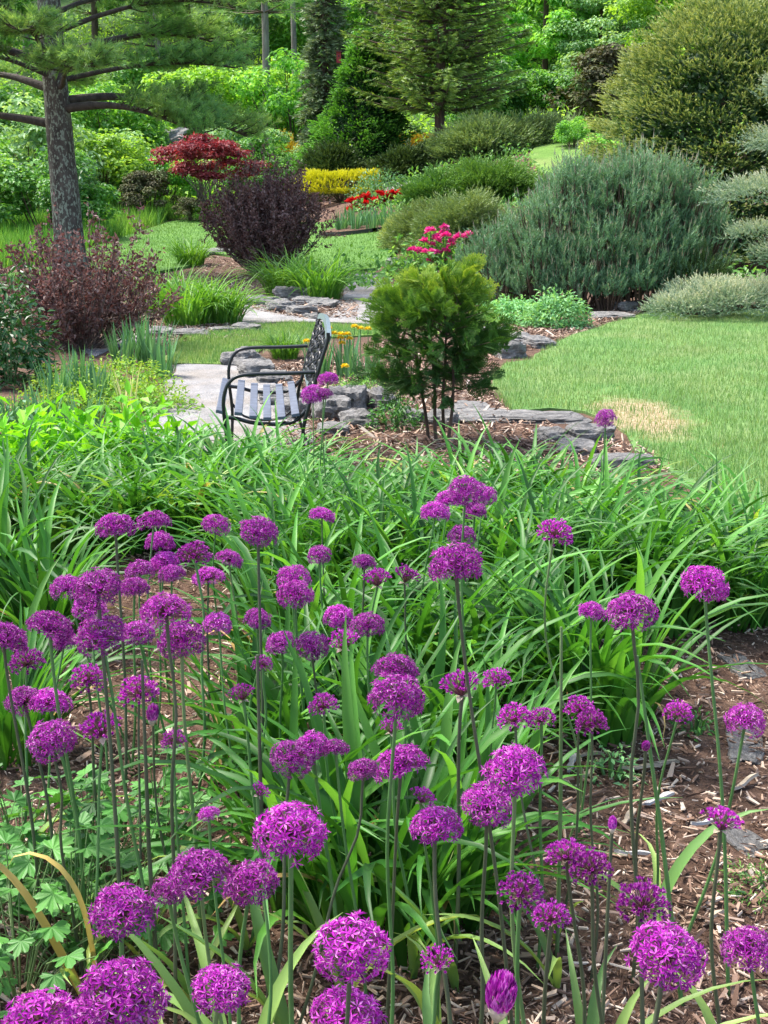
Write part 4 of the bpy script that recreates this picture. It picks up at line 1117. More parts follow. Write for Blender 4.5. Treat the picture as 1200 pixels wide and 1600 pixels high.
# ------------------------------------------------------------------ rocks
def rockmat():
    m, nt, b = nmat('layered_rock')
    n = noise_n(nt, 3.2, 8, .68, stretch=(1, 1, 3.2))
    n2 = noise_n(nt, 19, 6, .7, stretch=(1, 1, 2.5))
    r = ramp(nt, [(.28, (.07, .065, .06)), (.42, (.18, .172, .165)), (.55, (.31, .297, .28)), (.7, (.48, .45, .41))], n.outputs[0])
    r2 = ramp(nt, [(.35, (.35, .35, .35)), (.6, (1, 1, 1))], n2.outputs[0])
    mx = nt.nodes.new('ShaderNodeMixRGB'); mx.blend_type = 'MULTIPLY'; mx.inputs[0].default_value = .8
    nt.links.new(r.outputs[0], mx.inputs[1]); nt.links.new(r2.outputs[0], mx.inputs[2])
    nt.links.new(mx.outputs[0], b.inputs['Base Color']); b.inputs['Roughness'].default_value = .85
    bp = nt.nodes.new('ShaderNodeBump'); bp.inputs['Strength'].default_value = .9; bp.inputs['Distance'].default_value = .02
    nt.links.new(n2.outputs[0], bp.inputs['Height']); nt.links.new(bp.outputs[0], b.inputs['Normal'])
    return m
M['rock'] = rockmat()
def rock_mesh(seed):
    bm = bmesh.new(); bmesh.ops.create_icosphere(bm, subdivisions=4, radius=1)
    off = Vector((seed * 7.3, seed * 3.1, seed * 1.7))
    for v in bm.verts:
        d = v.co.normalized()
        # boxy, then stepped into layers
        q = max(abs(d.x), abs(d.y), abs(d.z)); c = d / (q ** .62)
        n = mnoise.noise(d * 1.3 + off) * .3 + mnoise.noise(d * 3.5 + off) * .13
        lay = math.floor((c.z + mnoise.noise(d * 2 + off) * .15) * 3.3)
        n += .15 * mnoise.noise(Vector((lay * 3.7 + seed, c.x * .9, c.y * .9)))
        n += .05 * mnoise.noise(d * 9 + off)
        c = c * (1 + n); c.z = c.z * .9 + .05 * math.sin(c.z * 18)
        v.co = c
    me = bpy.data.meshes.new('rock'); bm.to_mesh(me); bm.free(); me.materials.append(M['rock'])
    return me
RK = [rock_mesh(i) for i in range(6)]
ROCKS = [  # px, py of the foot, half width (px), depth m, height m, rz, label
 (350, 584, 0, 0, 0, 0, None),
 (440, 487, 24, .35, .16, .2, 'grey split boulder at the near side of the gravel bend behind the bench'),
 (408, 478, 26, .4, .14, -.2, 'flat dark slab under the near fringe of the arching grass clump'),
 (472, 492, 22, .3, .12, .4, 'small angular stone on the lip of the gravel bend'),
 (485, 478, 26, .35, .12, .1, 'long grey slab above the gravel bend'),
 (505, 481, 20, .4, .09, -.3, 'thin pale slab at the end of the mulch tongue'),
 (462, 470, 28, .3, .22, 0, 'upper ledge stone tucked beneath the arching grass clump'),
 (490, 500, 12, .2, .08, .8, 'little stone touching the pale gravel'),
 (296, 528, 26, .3, .09, .1, 'flat grey stone at the corner of the small lawn'),
 (345, 521, 20, .25, .07, .3, 'flat stone in the middle of the edging of the green daylilies'),
 (386, 520, 22, .25, .1, -.2, 'dark flat stone at the end of the daylily edging by the gravel'),
 (246, 527, 20, .25, .1, -.1, 'pale edging stone beneath the nearer purple shrub'),
 (398, 590, 26, .45, .14, .3, 'light grey boulder seen through the bench arm'),
 (375, 572, 22, .4, .16, -.3, 'pale rock at the meeting of path and small lawn'),
 (425, 600, 25, .35, .1, .1, 'low slab behind the bench slats'),
 (455, 655, 26, .35, .14, .1, 'shadowed ledge stone beneath the bench seat'),
 (440, 635, 34, .35, .13, -.1, 'layered ledge stone behind the seat slats'),
 (515, 658, 26, .3, .2, .15, 'thick layered boulder just behind the bench back leg'),
 (548, 650, 26, .35, .23, -.2, 'rounded grey boulder at the end of the ledge by the bench'),
 (562, 670, 30, .22, .12, .2, 'lower slanting slab of the ledge beneath the two rounded boulders'),
 (592, 645, 20, .3, .18, .5, 'grey stone wedged between ledge and fern'),
 (520, 682, 24, .25, .07, .1, 'flat broken slab in the dirt behind the daylilies'),
 (642, 664, 16, .2, .12, .3, 'small boulder behind the thin thuja trunks'),
 (690, 668, 22, .2, .1, -.4, 'dark stone behind the rightmost thuja trunk'),
 (775, 535, 22, .35, .17, .1, 'dark rock at the back of the ledge beside the thuja crown'),
 (815, 540, 32, .35, .12, -.1, 'pale broad slab on the ledge where the lawn narrows'),
 (842, 545, 20, .4, .12, .4, 'light stone running into the lawn'),
 (800, 560, 22, .25, .17, .2, 'split boulder low on the ledge at the lawn edge'),
 (790, 548, 26, .25, .1, 0, 'cracked flat slab in the middle of the ledge'),
 (958, 500, 30, .3, .08, .1, 'flat pale stone before the mugo pine at the lawn edge'),
 (985, 489, 20, .3, .16, .3, 'dark rock under the skirt of the mugo pine'),
 (768, 660, 62, .35, .05, .05, 'wide flat bedrock slab behind the daylilies'),
 (850, 662, 60, .28, .06, -.05, 'long grey flat rock running into the dry grass'),
 (735, 645, 30, .3, .05, .2, 'low rock patch right of the thuja trunks'),
 (925, 692, 34, .22, .12, .2, 'pinkish pale rock sloping by the single allium on the lawn side'),
 (905, 712, 28, .2, .08, -.2, 'small dark rock before the pinkish one'),
 (980, 735, 50, .2, .08, .1, 'low grey rock where daylilies meet the dry grass'),
 (870, 690, 26, .2, .08, .4, 'jagged stone half hidden by daylily tips'),
 (1170, 1062, 26, .2, .04, .2, 'flat dark stone in the mulch at the picture edge below the tall single allium'),
 (1180, 1195, 30, .22, .03, -.2, 'broad flat grey stone set in the mulch path'),
 (1165, 1335, 28, .18, .03, .3, 'sunken dark stone beside the creeping green tuft'),
 (205, 352, 22, .5, .25, .1, 'pale pinkish boulder beyond the nearer purple shrub'),
 (180, 362, 16, .4, .2, .4, 'small pale boulder beside the pinkish one on the far lawn edge'),
 (340, 398, 26, .5, .15, .1, 'dark flat stones by the small clump before the rounded purple shrub'),
 (618, 420, 14, .4, .2, 0, 'small grey rock at the far lawn end beneath the cream shrub'),
 (330, 328, 16, .6, .2, .2, 'grey stone at the far corner of the lawn under the red maple'),
]
def place_rock(i, x, y, z, w, dep, hh, rz, lab, group='garden rocks', dz=.2):
    t = thing('rock', lab, 'rock', (x, y, z + hh * dz), rz, group, scale=(w, dep, hh), mesh=RK[i % 6])
    return t
for i, (px, py, w, dep, hh, rz, lab) in enumerate(ROCKS):
    if lab is None: continue
    x, y, z = hit(px, py)
    place_rock(i, x, y + dep * .5, z, w * y / FPX / .95, dep * .6, hh * .75, rz, lab, dz=-.35 if px > 1150 else .2)
x, y, z = G(236, 52)
t = place_rock(2, x, y, z + .8, 1.5, .9, .55, 0, 'slanting weathered ledge on the bank above the meadow', dz=0)
t.rotation_euler = (0, R(-28), 0)

# ------------------------------------------------------------------ mulch chips
def chips(name, P, lmin, lmax, label, mat):
    n = len(P); mb = MB()
    L = rs.uniform(lmin, lmax, n) * np.where(rs.rand(n) < .12, 1.8, 1); W = L * rs.uniform(.07, .26, n); T = rs.uniform(.0015, .006, n)
    az = rs.uniform(0, 2 * PI, n); tl = rs.normal(0, .3, n)
    D = np.column_stack([np.cos(az) * np.cos(tl), np.sin(az) * np.cos(tl), np.sin(tl)])
    up = norm(np.array([0, 0, 1.]) + rs.normal(0, .3, (n, 3)))
    S = norm(np.cross(up, D)); N = np.cross(D, S)
    C = P + np.column_stack([np.zeros(n), np.zeros(n), np.abs(D[:, 2]) * L * .4 + rs.uniform(0, .022, n)])
    hs = []
    for a, b, c in ((-1, -1, 1), (1, -.7, 1), (1, .5, 1), (-1, 1, 1), (-1, -1, -1), (1, -.7, -1), (1, .5, -1), (-1, 1, -1)):
        hs.append(C + D * (L / 2 * a * rs.uniform(.7, 1, n))[:, None] + S * (W / 2 * b)[:, None] + N * (T / 2 * c)[:, None])
    V = np.stack(hs, 1)
    f = np.array([(0, 1, 2, 3), (0, 4, 5, 1), (1, 5, 6, 2), (2, 6, 7, 3), (3, 7, 4, 0)])
    FF = (np.arange(n)[:, None, None] * 8 + f[None]).reshape(-1, 4)
    mb.add(V.reshape(-1, 3), FF, np.repeat(rs.rand(n) ** 1.4, 5))
    return thing(name, label, None, mesh=mb.mesh(name, mat), kind='stuff')
n = 15000
yy = 2.0 + 4.0 * rs.rand(n) ** 1.35; P = np.column_stack([rs.uniform(-.36, .36, n) * (yy + .6), yy, np.zeros(n)])
P[:, 2] = H(P[:, 0], P[:, 1])
chips('mulch_chips', P, .008, .045, 'shredded brown wood mulch covering the flower bed', M['chip'])
n = 42000
yy = 2.0 + 4.0 * rs.rand(n) ** 1.35; P = np.column_stack([rs.uniform(-.36, .36, n) * (yy + .6), yy, np.zeros(n)])
P[:, 2] = H(P[:, 0], P[:, 1]) + .012 * rs.rand(n)
mb = MB(); az = rs.uniform(0, 2 * PI, n)
leaves(mb, P, np.column_stack([np.cos(az), np.sin(az), rs.normal(0, .25, n)]), norm(rs.normal(0, .5, (n, 3)) + [0, 0, 1]), rs.uniform(.008, .035, n), rs.uniform(.0015, .005, n), 0, rs.rand(n) ** 1.5)
thing('mulch_shreds', 'fine fibres and splinters between the larger mulch chips', None, mesh=mb.mesh('mulch_shreds', M['chip']), kind='stuff')
for poly, n, lab in ((outl([(480, 620), (560, 610), (760, 600), (800, 650), (1000, 700), (1060, 740), (440, 760), (440, 660)]), 5000, 'mulch and stone crumbs behind the daylilies'),
                (outl([(395, 470), (560, 470), (560, 500), (470, 500), (395, 485)]), 1800, 'mulch around the slabs by the gravel bend'),
                (outl([(260, 465), (290, 430), (330, 402), (420, 410), (520, 440), (545, 447), (540, 468), (400, 472)]), 3000, 'mulch under the grass clumps by the far lawn'),
                (outl([(590, 520), (700, 500), (840, 500), (830, 545), (770, 570), (770, 610), (600, 610)]), 3000, 'mulch behind the young thuja'),
                (outl([(400, 575), (560, 560), (600, 620), (480, 640), (430, 600)]), 3500, 'mulch around the yellow flowers'),
                (outl([(230, 515), (330, 505), (390, 512), (390, 530), (240, 540)]), 1500, 'mulch beneath the edging of the green daylilies'),
                (outl([(760, 520), (860, 512), (960, 488), (1010, 488), (960, 505), (880, 530), (830, 548), (760, 545)]), 3500, 'reddish mulch at the skirt of the mugo pine'),
                (outl([(60, 560), (230, 520), (330, 500), (200, 480), (60, 500)]), 1800, 'mulch under the nearer purple shrub')):
    P = scatter(poly, n); chips('mulch_chips', P, .02, .075, lab, M['chip'])
BIG = [(1030, 1262, .13, .3, 'chip_grey', 'pale grey split of wood lying by the thin stems'), (915, 1190, .15, .05, 'chip_pale', 'long tan splinter just below the daylily fringe'),
 (893, 1205, .12, 1.2, 'chip_grey', 'whitish splinter standing out beside the long tan one'), (920, 1216, .11, .9, 'chip_pale', 'broad tan chip beside the whitish splinter'),
 (1165, 1232, .14, .6, 'chip_pale', 'fresh orange-tan wood split near the flat grey stone'), (1105, 1300, .12, .2, 'chip_grey', 'grey cupped bark piece by the single lavender allium'),
 (990, 1345, .13, -.3, 'chip_grey', 'white-grey flake of wood in the middle of the mulch'), (1000, 1212, .16, .05, 'chip_pale', 'thin straw-coloured stick lying flat in the mulch'),
 (365, 1405, .07, -.5, 'chip_pale', 'tan flake of bark beside the dark hollow'), (1040, 1205, .1, .1, 'chip_pale', 'small tan splinter behind the grey split'),
 (980, 1290, .12, 1.0, 'chip_pale', 'upturned tan wood piece between allium stems'), (1110, 1450, .1, .4, 'chip_pale', 'pinkish wood chip near the lower picture edge')]
for px, py, L, rz, mt, lab in BIG:
    x, y, z = hit(px, py)
    mb = MB(); k = 7; t = np.linspace(-.5, .5, k)
    L *= .75; w = L * .11 * (1 - (2 * t) ** 4 * .6) * rs.uniform(.5, 1.25, k)
    zz = .008 + .006 * np.sin(t * 5)
    t = t + rs.uniform(-.04, .04, k)
    top = np.column_stack([t * L, w, zz + .002]); top2 = np.column_stack([t * L, -w * .8, zz + .005]); bo = np.column_stack([t * L, -w * .8, zz - .004]); bo2 = np.column_stack([t * L, w, zz - .004])
    V = np.stack([top, top2, bo, bo2], 1).reshape(-1, 3)
    F = [(i * 4 + j, i * 4 + (j + 1) % 4, (i + 1) * 4 + (j + 1) % 4, (i + 1) * 4 + j) for i in range(k - 1) for j in range(4)] + [(3, 2, 1, 0), ((k - 1) * 4, (k - 1) * 4 + 1, (k - 1) * 4 + 2, (k - 1) * 4 + 3)]
    mb.add(V, F)
    o = thing('wood_chip', lab, 'wood chip', (x, y, z + .012), rz, 'large wood chips in the mulch', mesh=mb.mesh('wood_chip', M[mt]))
    o.rotation_euler = (rnd.uniform(-.3, .3), rnd.uniform(-.15, .15), rz)

# ------------------------------------------------------------------ strap-leaved plants
def leaf_shape(seed, L=.62, W=.031, mat='blade', lift=None, curl=None, fold=.22, K=9, rv=None):
    r = np.random.RandomState(seed); mb = MB()
    lf = r.uniform(1.1, 1.54) if lift is None else lift; cl = r.uniform(.5, 2.3) if curl is None else curl
    st = rs.get_state(); rs.seed(seed)
    blades(mb, [(0, 0, 0)], [0], [L * r.uniform(.8, 1.15)], [W * r.uniform(.75, 1.2)], [lf], [cl], K, fold, 0, [r.uniform(0, .94) if rv is None else rv], power=r.uniform(1.3, 2.2))
    rs.set_state(st)
    return mb.mesh('leaf', M[mat], True)
DL = [leaf_shape(i) for i in range(26)]
DDRY = [leaf_shape(60 + i, .5, .018, 'yellowed', curl=2.6) for i in range(3)]
def tuft_mesh(name, n, L, W, mat, lift=(1.0, 1.5), curl=(.8, 2.3), spread=.09, K=7, fold=.2, seed=0, cross=3):
    mb = MB(); r = np.random.RandomState(seed)
    a = r.uniform(0, 2 * PI, n); k = r.rand(n) ** .5
    base = np.column_stack([np.cos(a) * spread * k, np.sin(a) * spread * k, np.full(n, -.01)])
    blades(mb, base, a + r.normal(0, .6, n), L * r.uniform(.65, 1.15, n), W * r.uniform(.7, 1.2, n), r.uniform(*lift, n), r.uniform(*curl, n), K, fold, cross=cross, power=1.6)
    return mb.mesh(name, M[mat], True)
DT = [tuft_mesh('foliage', 105, .62, .032, 'blade', spread=.14, seed=i, K=8) for i in range(6)]
def daylily(px, py, s, lab, parts=False, n=85, mat=None):
    x, y, z = hit(px, py)
    t = thing('daylily', lab, 'daylily', (x, y, z), 0, 'daylily clumps in the flower bed')
    if parts:
        r = np.random.RandomState(int(px * 7 + py))
        for i in range(n):
            a = r.uniform(0, 2 * PI); k = .13 * math.sqrt(r.rand()) * s
            o = part('leaf', DL[r.randint(len(DL))] if r.rand() > .025 else DDRY[r.randint(3)], t, (math.cos(a) * k, math.sin(a) * k, -.01), (r.normal(0, .06), r.normal(0, .06), a + r.normal(0, .5)), s * r.uniform(.75, 1.12))
    else:
        part('foliage', DT[rnd.randrange(6)], t, rot=(0, 0, rnd.uniform(0, 6.28)), scale=s)
    return t
DAY = [
 (300, 792, .95, 'daylily clump right in front of the front bench leg'), (372, 785, .95, 'daylily clump under the nearest bench slats'), (445, 795, .92, 'daylily clump below the bench back leg'),
 (505, 825, .85, 'daylily clump at the feet of the twin alliums by the bench'), (575, 845, .85, 'daylily clump left of the thuja trunks'), (650, 850, .85, 'daylily clump just below the thuja trunks'),
 (735, 838, .95, 'tall-leaved daylily clump at the start of the flat bedrock'), (810, 832, 1.0, 'arching daylily clump in front of the wide bedrock slab'), (885, 838, .95, 'daylily clump before the pinkish pale rock'),
 (950, 880, .85, 'daylily clump whose tips touch the single allium by the lawn'), (1030, 900, .9, 'daylily clump at the dry grass edge'), (1110, 905, .9, 'daylily clump on the lawn corner'), (1190, 900, .95, 'daylily clump where lawn, bed and picture edge meet'),
 (225, 800, .9, 'daylily clump beneath the pale path end'), (140, 800, .9, 'daylily clump before the bright broad-leaved patch'), (50, 815, .9, 'daylily clump at the picture edge below the bright patch'),
 (-30, 850, 1.0, 'daylily clump mostly cut off by the picture edge, upper one'),
 (95, 870, 1.0, 'daylily clump behind the two leading alliums of the upper cluster'), (190, 860, 1.0, 'daylily clump directly above the upper allium cluster'), (285, 850, 1.0, 'daylily clump over the small trio of round alliums'),
 (375, 850, 1.05, 'yellow-streaked daylily clump behind the wide-headed allium'), (455, 880, 1.0, 'daylily clump behind the small tall allium head'), (540, 905, 1.0, 'daylily clump in the bed centre behind the round pink-purple head'),
 (620, 910, 1.0, 'daylily clump just behind the stack of five allium heads'), (700, 895, 1.0, 'daylily clump shading behind the stacked allium heads'), (790, 900, 1.0, 'light green daylily clump right of the stacked allium heads'),
 (870, 905, 1.05, 'upright daylily clump behind the curved-stemmed allium'), (960, 935, 1.0, 'daylily clump behind the pair of alliums on the right'), (1050, 945, 1.0, 'daylily clump above the tall lone allium'), (1150, 950, .9, 'daylily clump between the tall lone allium and the lawn'),
]
DAYP = [
 (0, 960, 1.05, 'daylily clump at the picture edge behind the big leftmost heads'), (70, 1010, .95, 'dark daylily clump peeking between the leftmost heads'),
 (420, 950, 1.0, 'daylily clump behind the twin stacked heads'), (505, 960, 1.05, 'daylily clump around the narrow-stemmed central heads'), (590, 965, 1.0, 'daylily clump behind the half-open central head'),
 (680, 965, 1.05, 'daylily clump behind the biggest leaning allium'), (770, 980, 1.05, 'daylily clump right of the biggest leaning allium'), (860, 985, 1.05, 'dense daylily clump crossed by the curved allium stem'),
 (960, 985, 1.0, 'daylily clump under the right-hand pair of alliums'), (1045, 985, .95, 'daylily clump left of the tall lone allium stem'), (1150, 975, .9, 'daylily clump overhanging the mulch at the picture edge'),
 (450, 1085, 1.0, 'daylily clump behind the big central pair of heads'), (560, 1090, 1.0, 'daylily clump behind the pink-purple double head'), (665, 1095, 1.05, 'daylily clump behind the half-open head in the middle'),
 (780, 1110, 1.0, 'daylily clump behind the row of four small heads'), (945, 1140, 1.15, 'big open daylily clump spilling over the mulch'), (870, 1120, .9, 'daylily clump tucked beside the big open one'),
 (20, 1180, .85, 'low daylily clump above the lobed leaves'), (400, 1235, .9, 'daylily clump between the dark stems and the open head'), (515, 1250, 1.0, 'daylily clump behind the large open lower head'),
 (640, 1260, 1.0, 'daylily clump behind the lower trio of heads'), (740, 1235, .85, 'daylily clump at the mulch border below the dense clump'),
 (590, 1470, 1.12, 'nearest daylily clump fanning out beside the lowest heads'), (700, 1430, .95, 'near daylily clump bending over the mulch'), (470, 1400, .9, 'near daylily clump behind the lowest round head'),
]
for a in DAY: daylily(*a)
for a in DAYP: daylily(*a, parts=True, n=88 if a[1] < 1200 else 70)

# arching clumps in the middle ground
GT = [tuft_mesh('foliage', 240, .8, .027, 'blade_far', (1.0, 1.52), (.6, 2.2), .3, 7, .15, 50 + i) for i in range(3)]
def clump(name, px, py, s, lab, cat, mesh, group=None, rz=0):
    x, y, z = hit(px, py)
    t = thing(name, lab, cat, (x, y, z), rz, group)
    part('foliage', mesh, t, scale=s)
    return t
AG = 'bright arching clumps beyond the bench'
clump('grass_clump', 448, 462, 1.0, 'bright arching clump, half under the edge of the rounded purple shrub', 'grass clump', GT[0], AG)
clump('grass_clump', 500, 468, 1.0, 'bright upright clump right beside the gravel bend', 'grass clump', GT[1], AG, 2)
clump('grass_clump', 295, 508, .95, 'bright clump at the picture side of the daylily edging by the purple shrub', 'grass clump', GT[2], AG, 1)
clump('grass_clump', 345, 506, .85, 'bright clump in the middle of the stone edging', 'grass clump', GT[0], AG, 3)
clump('grass_clump', 262, 490, .9, 'bright clump touching the nearer purple shrub', 'grass clump', GT[1], AG, 4)
clump('grass_clump', 298, 416, .85, 'small bright clump on the far lawn by the dark flat stones', 'grass clump', GT[1], AG, 5)
clump('grass_clump', 445, 560, .42, 'small green tuft behind the far bench arm', 'grass clump', GT[2], AG, 6)
x, y, z = G(870, 40)
t = thing('ornamental_grass', 'tan-tipped ornamental grass on the upper lawn', 'grass clump', (x, y, z))
part('foliage', tuft_mesh('foliage', 260, .85, .02, 'variegated', (1.25, 1.57), (0, .5), .75, 4, .1, 77), t)

IR = [tuft_mesh('foliage', 34, .5, .034, 'iris', (1.2, 1.57), (0, .35), .12, 5, .12, 90 + i) for i in range(4)]
ir = [(192, 575, .85, 'blue-green iris fan beneath the nearer purple shrub'), (215, 568, .9, 'blue-green iris fan next to the pale edging stone'), (238, 572, .9, 'iris fan at the edge of the small lawn corner'), (255, 590, .8, 'iris fan leaning over the gravel path'),
      (150, 640, .8, 'iris fan in the lime ground cover'), (90, 640, .8, 'iris fan beside the glossy dark bush'), (120, 610, .75, 'iris fan standing in the middle of the lime ground cover'), (75, 690, .8, 'grey-green iris fan behind the bright broad-leaved patch'), (135, 690, .7, 'low grey-green iris fan near the variegated one'), (30, 690, .7, 'iris fan at the picture edge behind the bright patch'),
      (500, 590, .75, 'iris fan behind the bench back'), (545, 590, .8, 'iris fan under the yellow flowers'), (575, 600, .7, 'iris fan between yellow flowers and thuja')]
for i, (px, py, s, lab) in enumerate(ir): clump('iris', px, py, s, lab, 'iris', IR[i % 4], 'iris fans around the bench', i)
for i in range(9):
    px = 533 + i * 12
    x, y, z = hit(px, 364 - (i % 2) * 6)
    labs = ['first', 'second', 'third', 'fourth', 'fifth', 'sixth', 'seventh', 'eighth', 'last']
    t = thing('iris', f'{labs[i]} iris fan of the round bed, counted from the yellow hedge', 'iris', (x, y, z), i, 'blue-green iris fans in the round bed')
    part('foliage', IR[i % 4], t, scale=1.1)
clump('variegated_iris', 202, 655, .85, 'cream-striped upright iris fan at the path edge', 'iris', tuft_mesh('foliage', 12, .5, .024, 'variegated', (1.25, 1.57), (0, .25), .07, 5, .1, 95))

# ------------------------------------------------------------------ leafy perennials
def leafy(name, px, py, rx, ry, h, n, ls, lw, mat, lab, cat='perennial', seed=0, droop=.3, updir=.2, stems=14, shell=.55, xy=None, group=None, wide=.45):
    x, y, z = xy or hit(px, py); r = np.random.RandomState(seed)
    t = thing(name, lab, cat, (x, y, z), 0, group); mb = MB()
    d = rdir(n, r); d[:, 2] = np.abs(d[:, 2])
    k = shell + (1 - shell) * r.rand(n)
    q = np.array([mnoise.noise(Vector(v * 3 + Vector((seed, 0, 0)))) for v in d])
    P = d * (k * (1 + .3 * q))[:, None] * [rx, ry, h]
    N = norm(d * .5 + [0, 0, 1] + r.normal(0, .35, (n, 3)))
    D = norm(d * [1, 1, .2] + r.normal(0, .6, (n, 3)) + [0, 0, updir - droop])
    leaves(mb, P, D, N, ls * r.uniform(.6, 1.25, n), ls * lw * r.uniform(.8, 1.2, n), 0, None, wide=wide)
    st = MB()
    for i in range(stems):
        e = P[r.randint(n)]; tube(st, [(e[0] * .35, e[1] * .35, -.02), (e[0] * .7, e[1] * .7, e[2] * .5), e * .95], [.006, .005, .003], 4, cap=False)
    part('stem', st.mesh('stem', M['stem_green'], True), t)
    part('foliage', mb.mesh('foliage', M[mat]), t)
    return t
leafy('glossy_bush', 12, 600, .42, .4, .95, 1500, .085, .42, 'dark_gloss', 'dark glossy-leaved bush at the picture edge below the purple shrub', 'bush', 1)
leafy('glossy_bush', -60, 590, .5, .4, .9, 1100, .085, .42, 'dark_gloss', 'second dark glossy bush cut off by the picture edge', 'bush', 21)
for i, (px, py, w, lab) in enumerate(((55, 775, .5, 'bright lime broad-leaved patch at the picture edge'), (140, 770, .45, 'bright lime broad-leaved patch in front of the iris fans'), (215, 762, .4, 'bright lime broad-leaved patch ending below the path'), (-25, 780, .5, 'bright lime broad-leaved patch cut by the picture edge'))):
    leafy('broadleaf_perennial', px, py, w, w * .8, .5, 380, .11, .42, 'bright', lab, 'perennial', 30 + i, updir=.5, group='bright broad-leaved perennials')
for i, (px, py, w, lab) in enumerate(((90, 655, .5, 'lime ground cover at the foot of the glossy bush'), (165, 640, .55, 'lime ground cover behind the cream-striped iris'), (225, 640, .42, 'lime ground cover with reddish edge along the path'), (120, 610, .45, 'lime ground cover before the purple shrub stems'), (190, 600, .45, 'lime ground cover below the iris fans'))):
    leafy('ground_cover', px, py, w, w, .22, 1100, .04, .5, 'lime', lab, 'ground cover', 40 + i, stems=6, group='lime ground cover plants')
leafy('pale_perennial', 35, 700, .4, .35, .32, 420, .1, .3, 'iris', 'pale drooping-leaved plant above the bright patch', 'perennial', 52)
leafy('sedum', 800, 503, .5, .4, .3, 2200, .055, .55, 'sedum', 'pale mint sedum mound nearer the thuja crown', 'sedum', 60, group='mint sedum mounds')
leafy('sedum', 868, 512, .42, .36, .42, 2200, .055, .55, 'sedum', 'pale mint sedum mound on the lawn side', 'sedum', 61, group='mint sedum mounds')
leafy('columbine', 765, 472, .6, .45, .5, 2200, .065, .55, 'sedum', 'taller bluish-green leafy plant against the mugo pine', 'perennial', 62)
leafy('perennial_clump', 655, 478, .5, .4, .4, 1500, .07, .35, 'wood2', 'mid green leafy clump behind the thuja below the pink flowers', 'perennial', 70)
leafy('perennial_clump', 632, 432, .4, .35, .35, 900, .08, .3, 'blade_far', 'fresh green leafy clump at the corner of path and far lawn', 'perennial', 71)
leafy('perennial_clump', 715, 520, .45, .35, .25, 1200, .05, .4, 'lime', 'lime low clump between thuja crown and mint sedum', 'perennial', 72)
leafy('fern', 612, 668, .22, .2, .2, 420, .05, .35, 'lobed', 'small fresh green fern growing from the ledge left of the thuja', 'fern', 63)
leafy('small_evergreen', 565, 625, .32, .3, .2, 900, .035, .3, 'wood2', 'low feathery green plant on the ledge behind the bench', 'perennial', 64)
leafy('creeping_plant', 1190, 1395, .12, .12, .07, 500, .014, .3, 'juniper', 'creeping fine-leaved green tuft at the picture edge on mulch', 'ground cover', 65)
leafy('weed', 955, 1215, .09, .08, .1, 90, .03, .35, 'sedum', 'small grey-green weed below the big open daylily', 'weed', 66)
leafy('weed', 1085, 1150, .07, .06, .08, 60, .028, .35, 'lobed', 'tiny weed beside the small round allium', 'weed', 67)

# lobed leaf plants, bottom corner
def lobed_leaf(seed):
    r = np.random.RandomState(seed); mb = MB()
    nl = 5; ring = []
    for i in range(nl):
        a0 = (i - 2) * .78
        for da, rr in ((-.36, .6), (-.24, .84), (-.12, .86), (0, 1.0), (.12, .86), (.24, .84), (.36, .6)):
            ring.append((a0 + da, rr * (1 - .13 * abs(i - 2)) * r.uniform(.92, 1.06)))
    V = [(0, 0, 0)] + [(math.cos(a) * k, math.sin(a) * k, .1 * k - .16 * k * k + .05 * math.sin(a * 8)) for a, k in ring]
    F = [(0, i + 1, i + 2) for i in range(len(ring) - 1)]
    mb.add(V, F, r.rand())
    return mb.mesh('leaf', M['lobed'])
LL = [lobed_leaf(i) for i in range(8)]
def lobed_plant(px, py, lab, n=46, w=.22, h=.33):
    x, y, z = hit(px, py); r = np.random.RandomState(int(px + py))
    t = thing('lobed_perennial', lab, 'perennial', (x, y, z), 0, 'lobed-leaf perennials among the allium stems')
    st = MB()
    for i in range(n):
        a = r.uniform(0, 2 * PI); k = math.sqrt(r.rand()) * w
        p = np.array([math.cos(a) * k, math.sin(a) * k, h * r.uniform(.3, 1.1) * (1.1 - .5 * k / w)])
        tube(st, [(p[0] * .15, p[1] * .15, -.01), (p[0] * .6, p[1] * .6, p[2] * .7), p], [.0018, .0015, .0012], 4, cap=False)
        part('leaf', LL[r.randint(8)], t, p, (r.normal(0, .35), r.normal(.1, .35), a + r.normal(0, .4)), r.uniform(.036, .056))
    part('stem', st.mesh('stem', M['stem_pale'], True), t)
for a in ((40, 1400, 'lobed-leaf plant beneath the stacked heads at the picture edge'), (150, 1390, 'lobed-leaf plant behind the two yellowed leaves'), (250, 1370, 'lobed-leaf plant around the dark thin stems'), (30, 1560, 'lobed-leaf plant at the lowest corner beside the biggest heads'), (120, 1530, 'lobed-leaf plant in front of the yellowed leaves'), (-20, 1450, 'lobed-leaf plant cut off by the picture edge'), (200, 1490, 'lobed-leaf plant behind the round head with loose florets')):
    lobed_plant(*a)
# two yellowed leaves
def yellow_leaf(px, py, L, az, lift, curl, lab):
    x, y, z = hit(px, py); mb = MB()
    blades(mb, [(0, 0, 0)], [az], [L], [.03], [lift], [curl], 14, .2, 0, [.4], power=4.5, twist=0)
    thing('yellowed_leaf', lab, 'leaf', (x, y, z), 0, 'yellowed leaves', mesh=mb.mesh('yellowed_leaf', M['yellowed'], True))
yellow_leaf(140, 1590, .5, R(170), 1.15, 1.9, 'yellowed strap leaf with curled tan tip, leaning outwards')
yellow_leaf(155, 1590, .47, R(176), 1.5, 2.9, 'yellowed strap leaf with bent-over tan tip, standing upright')

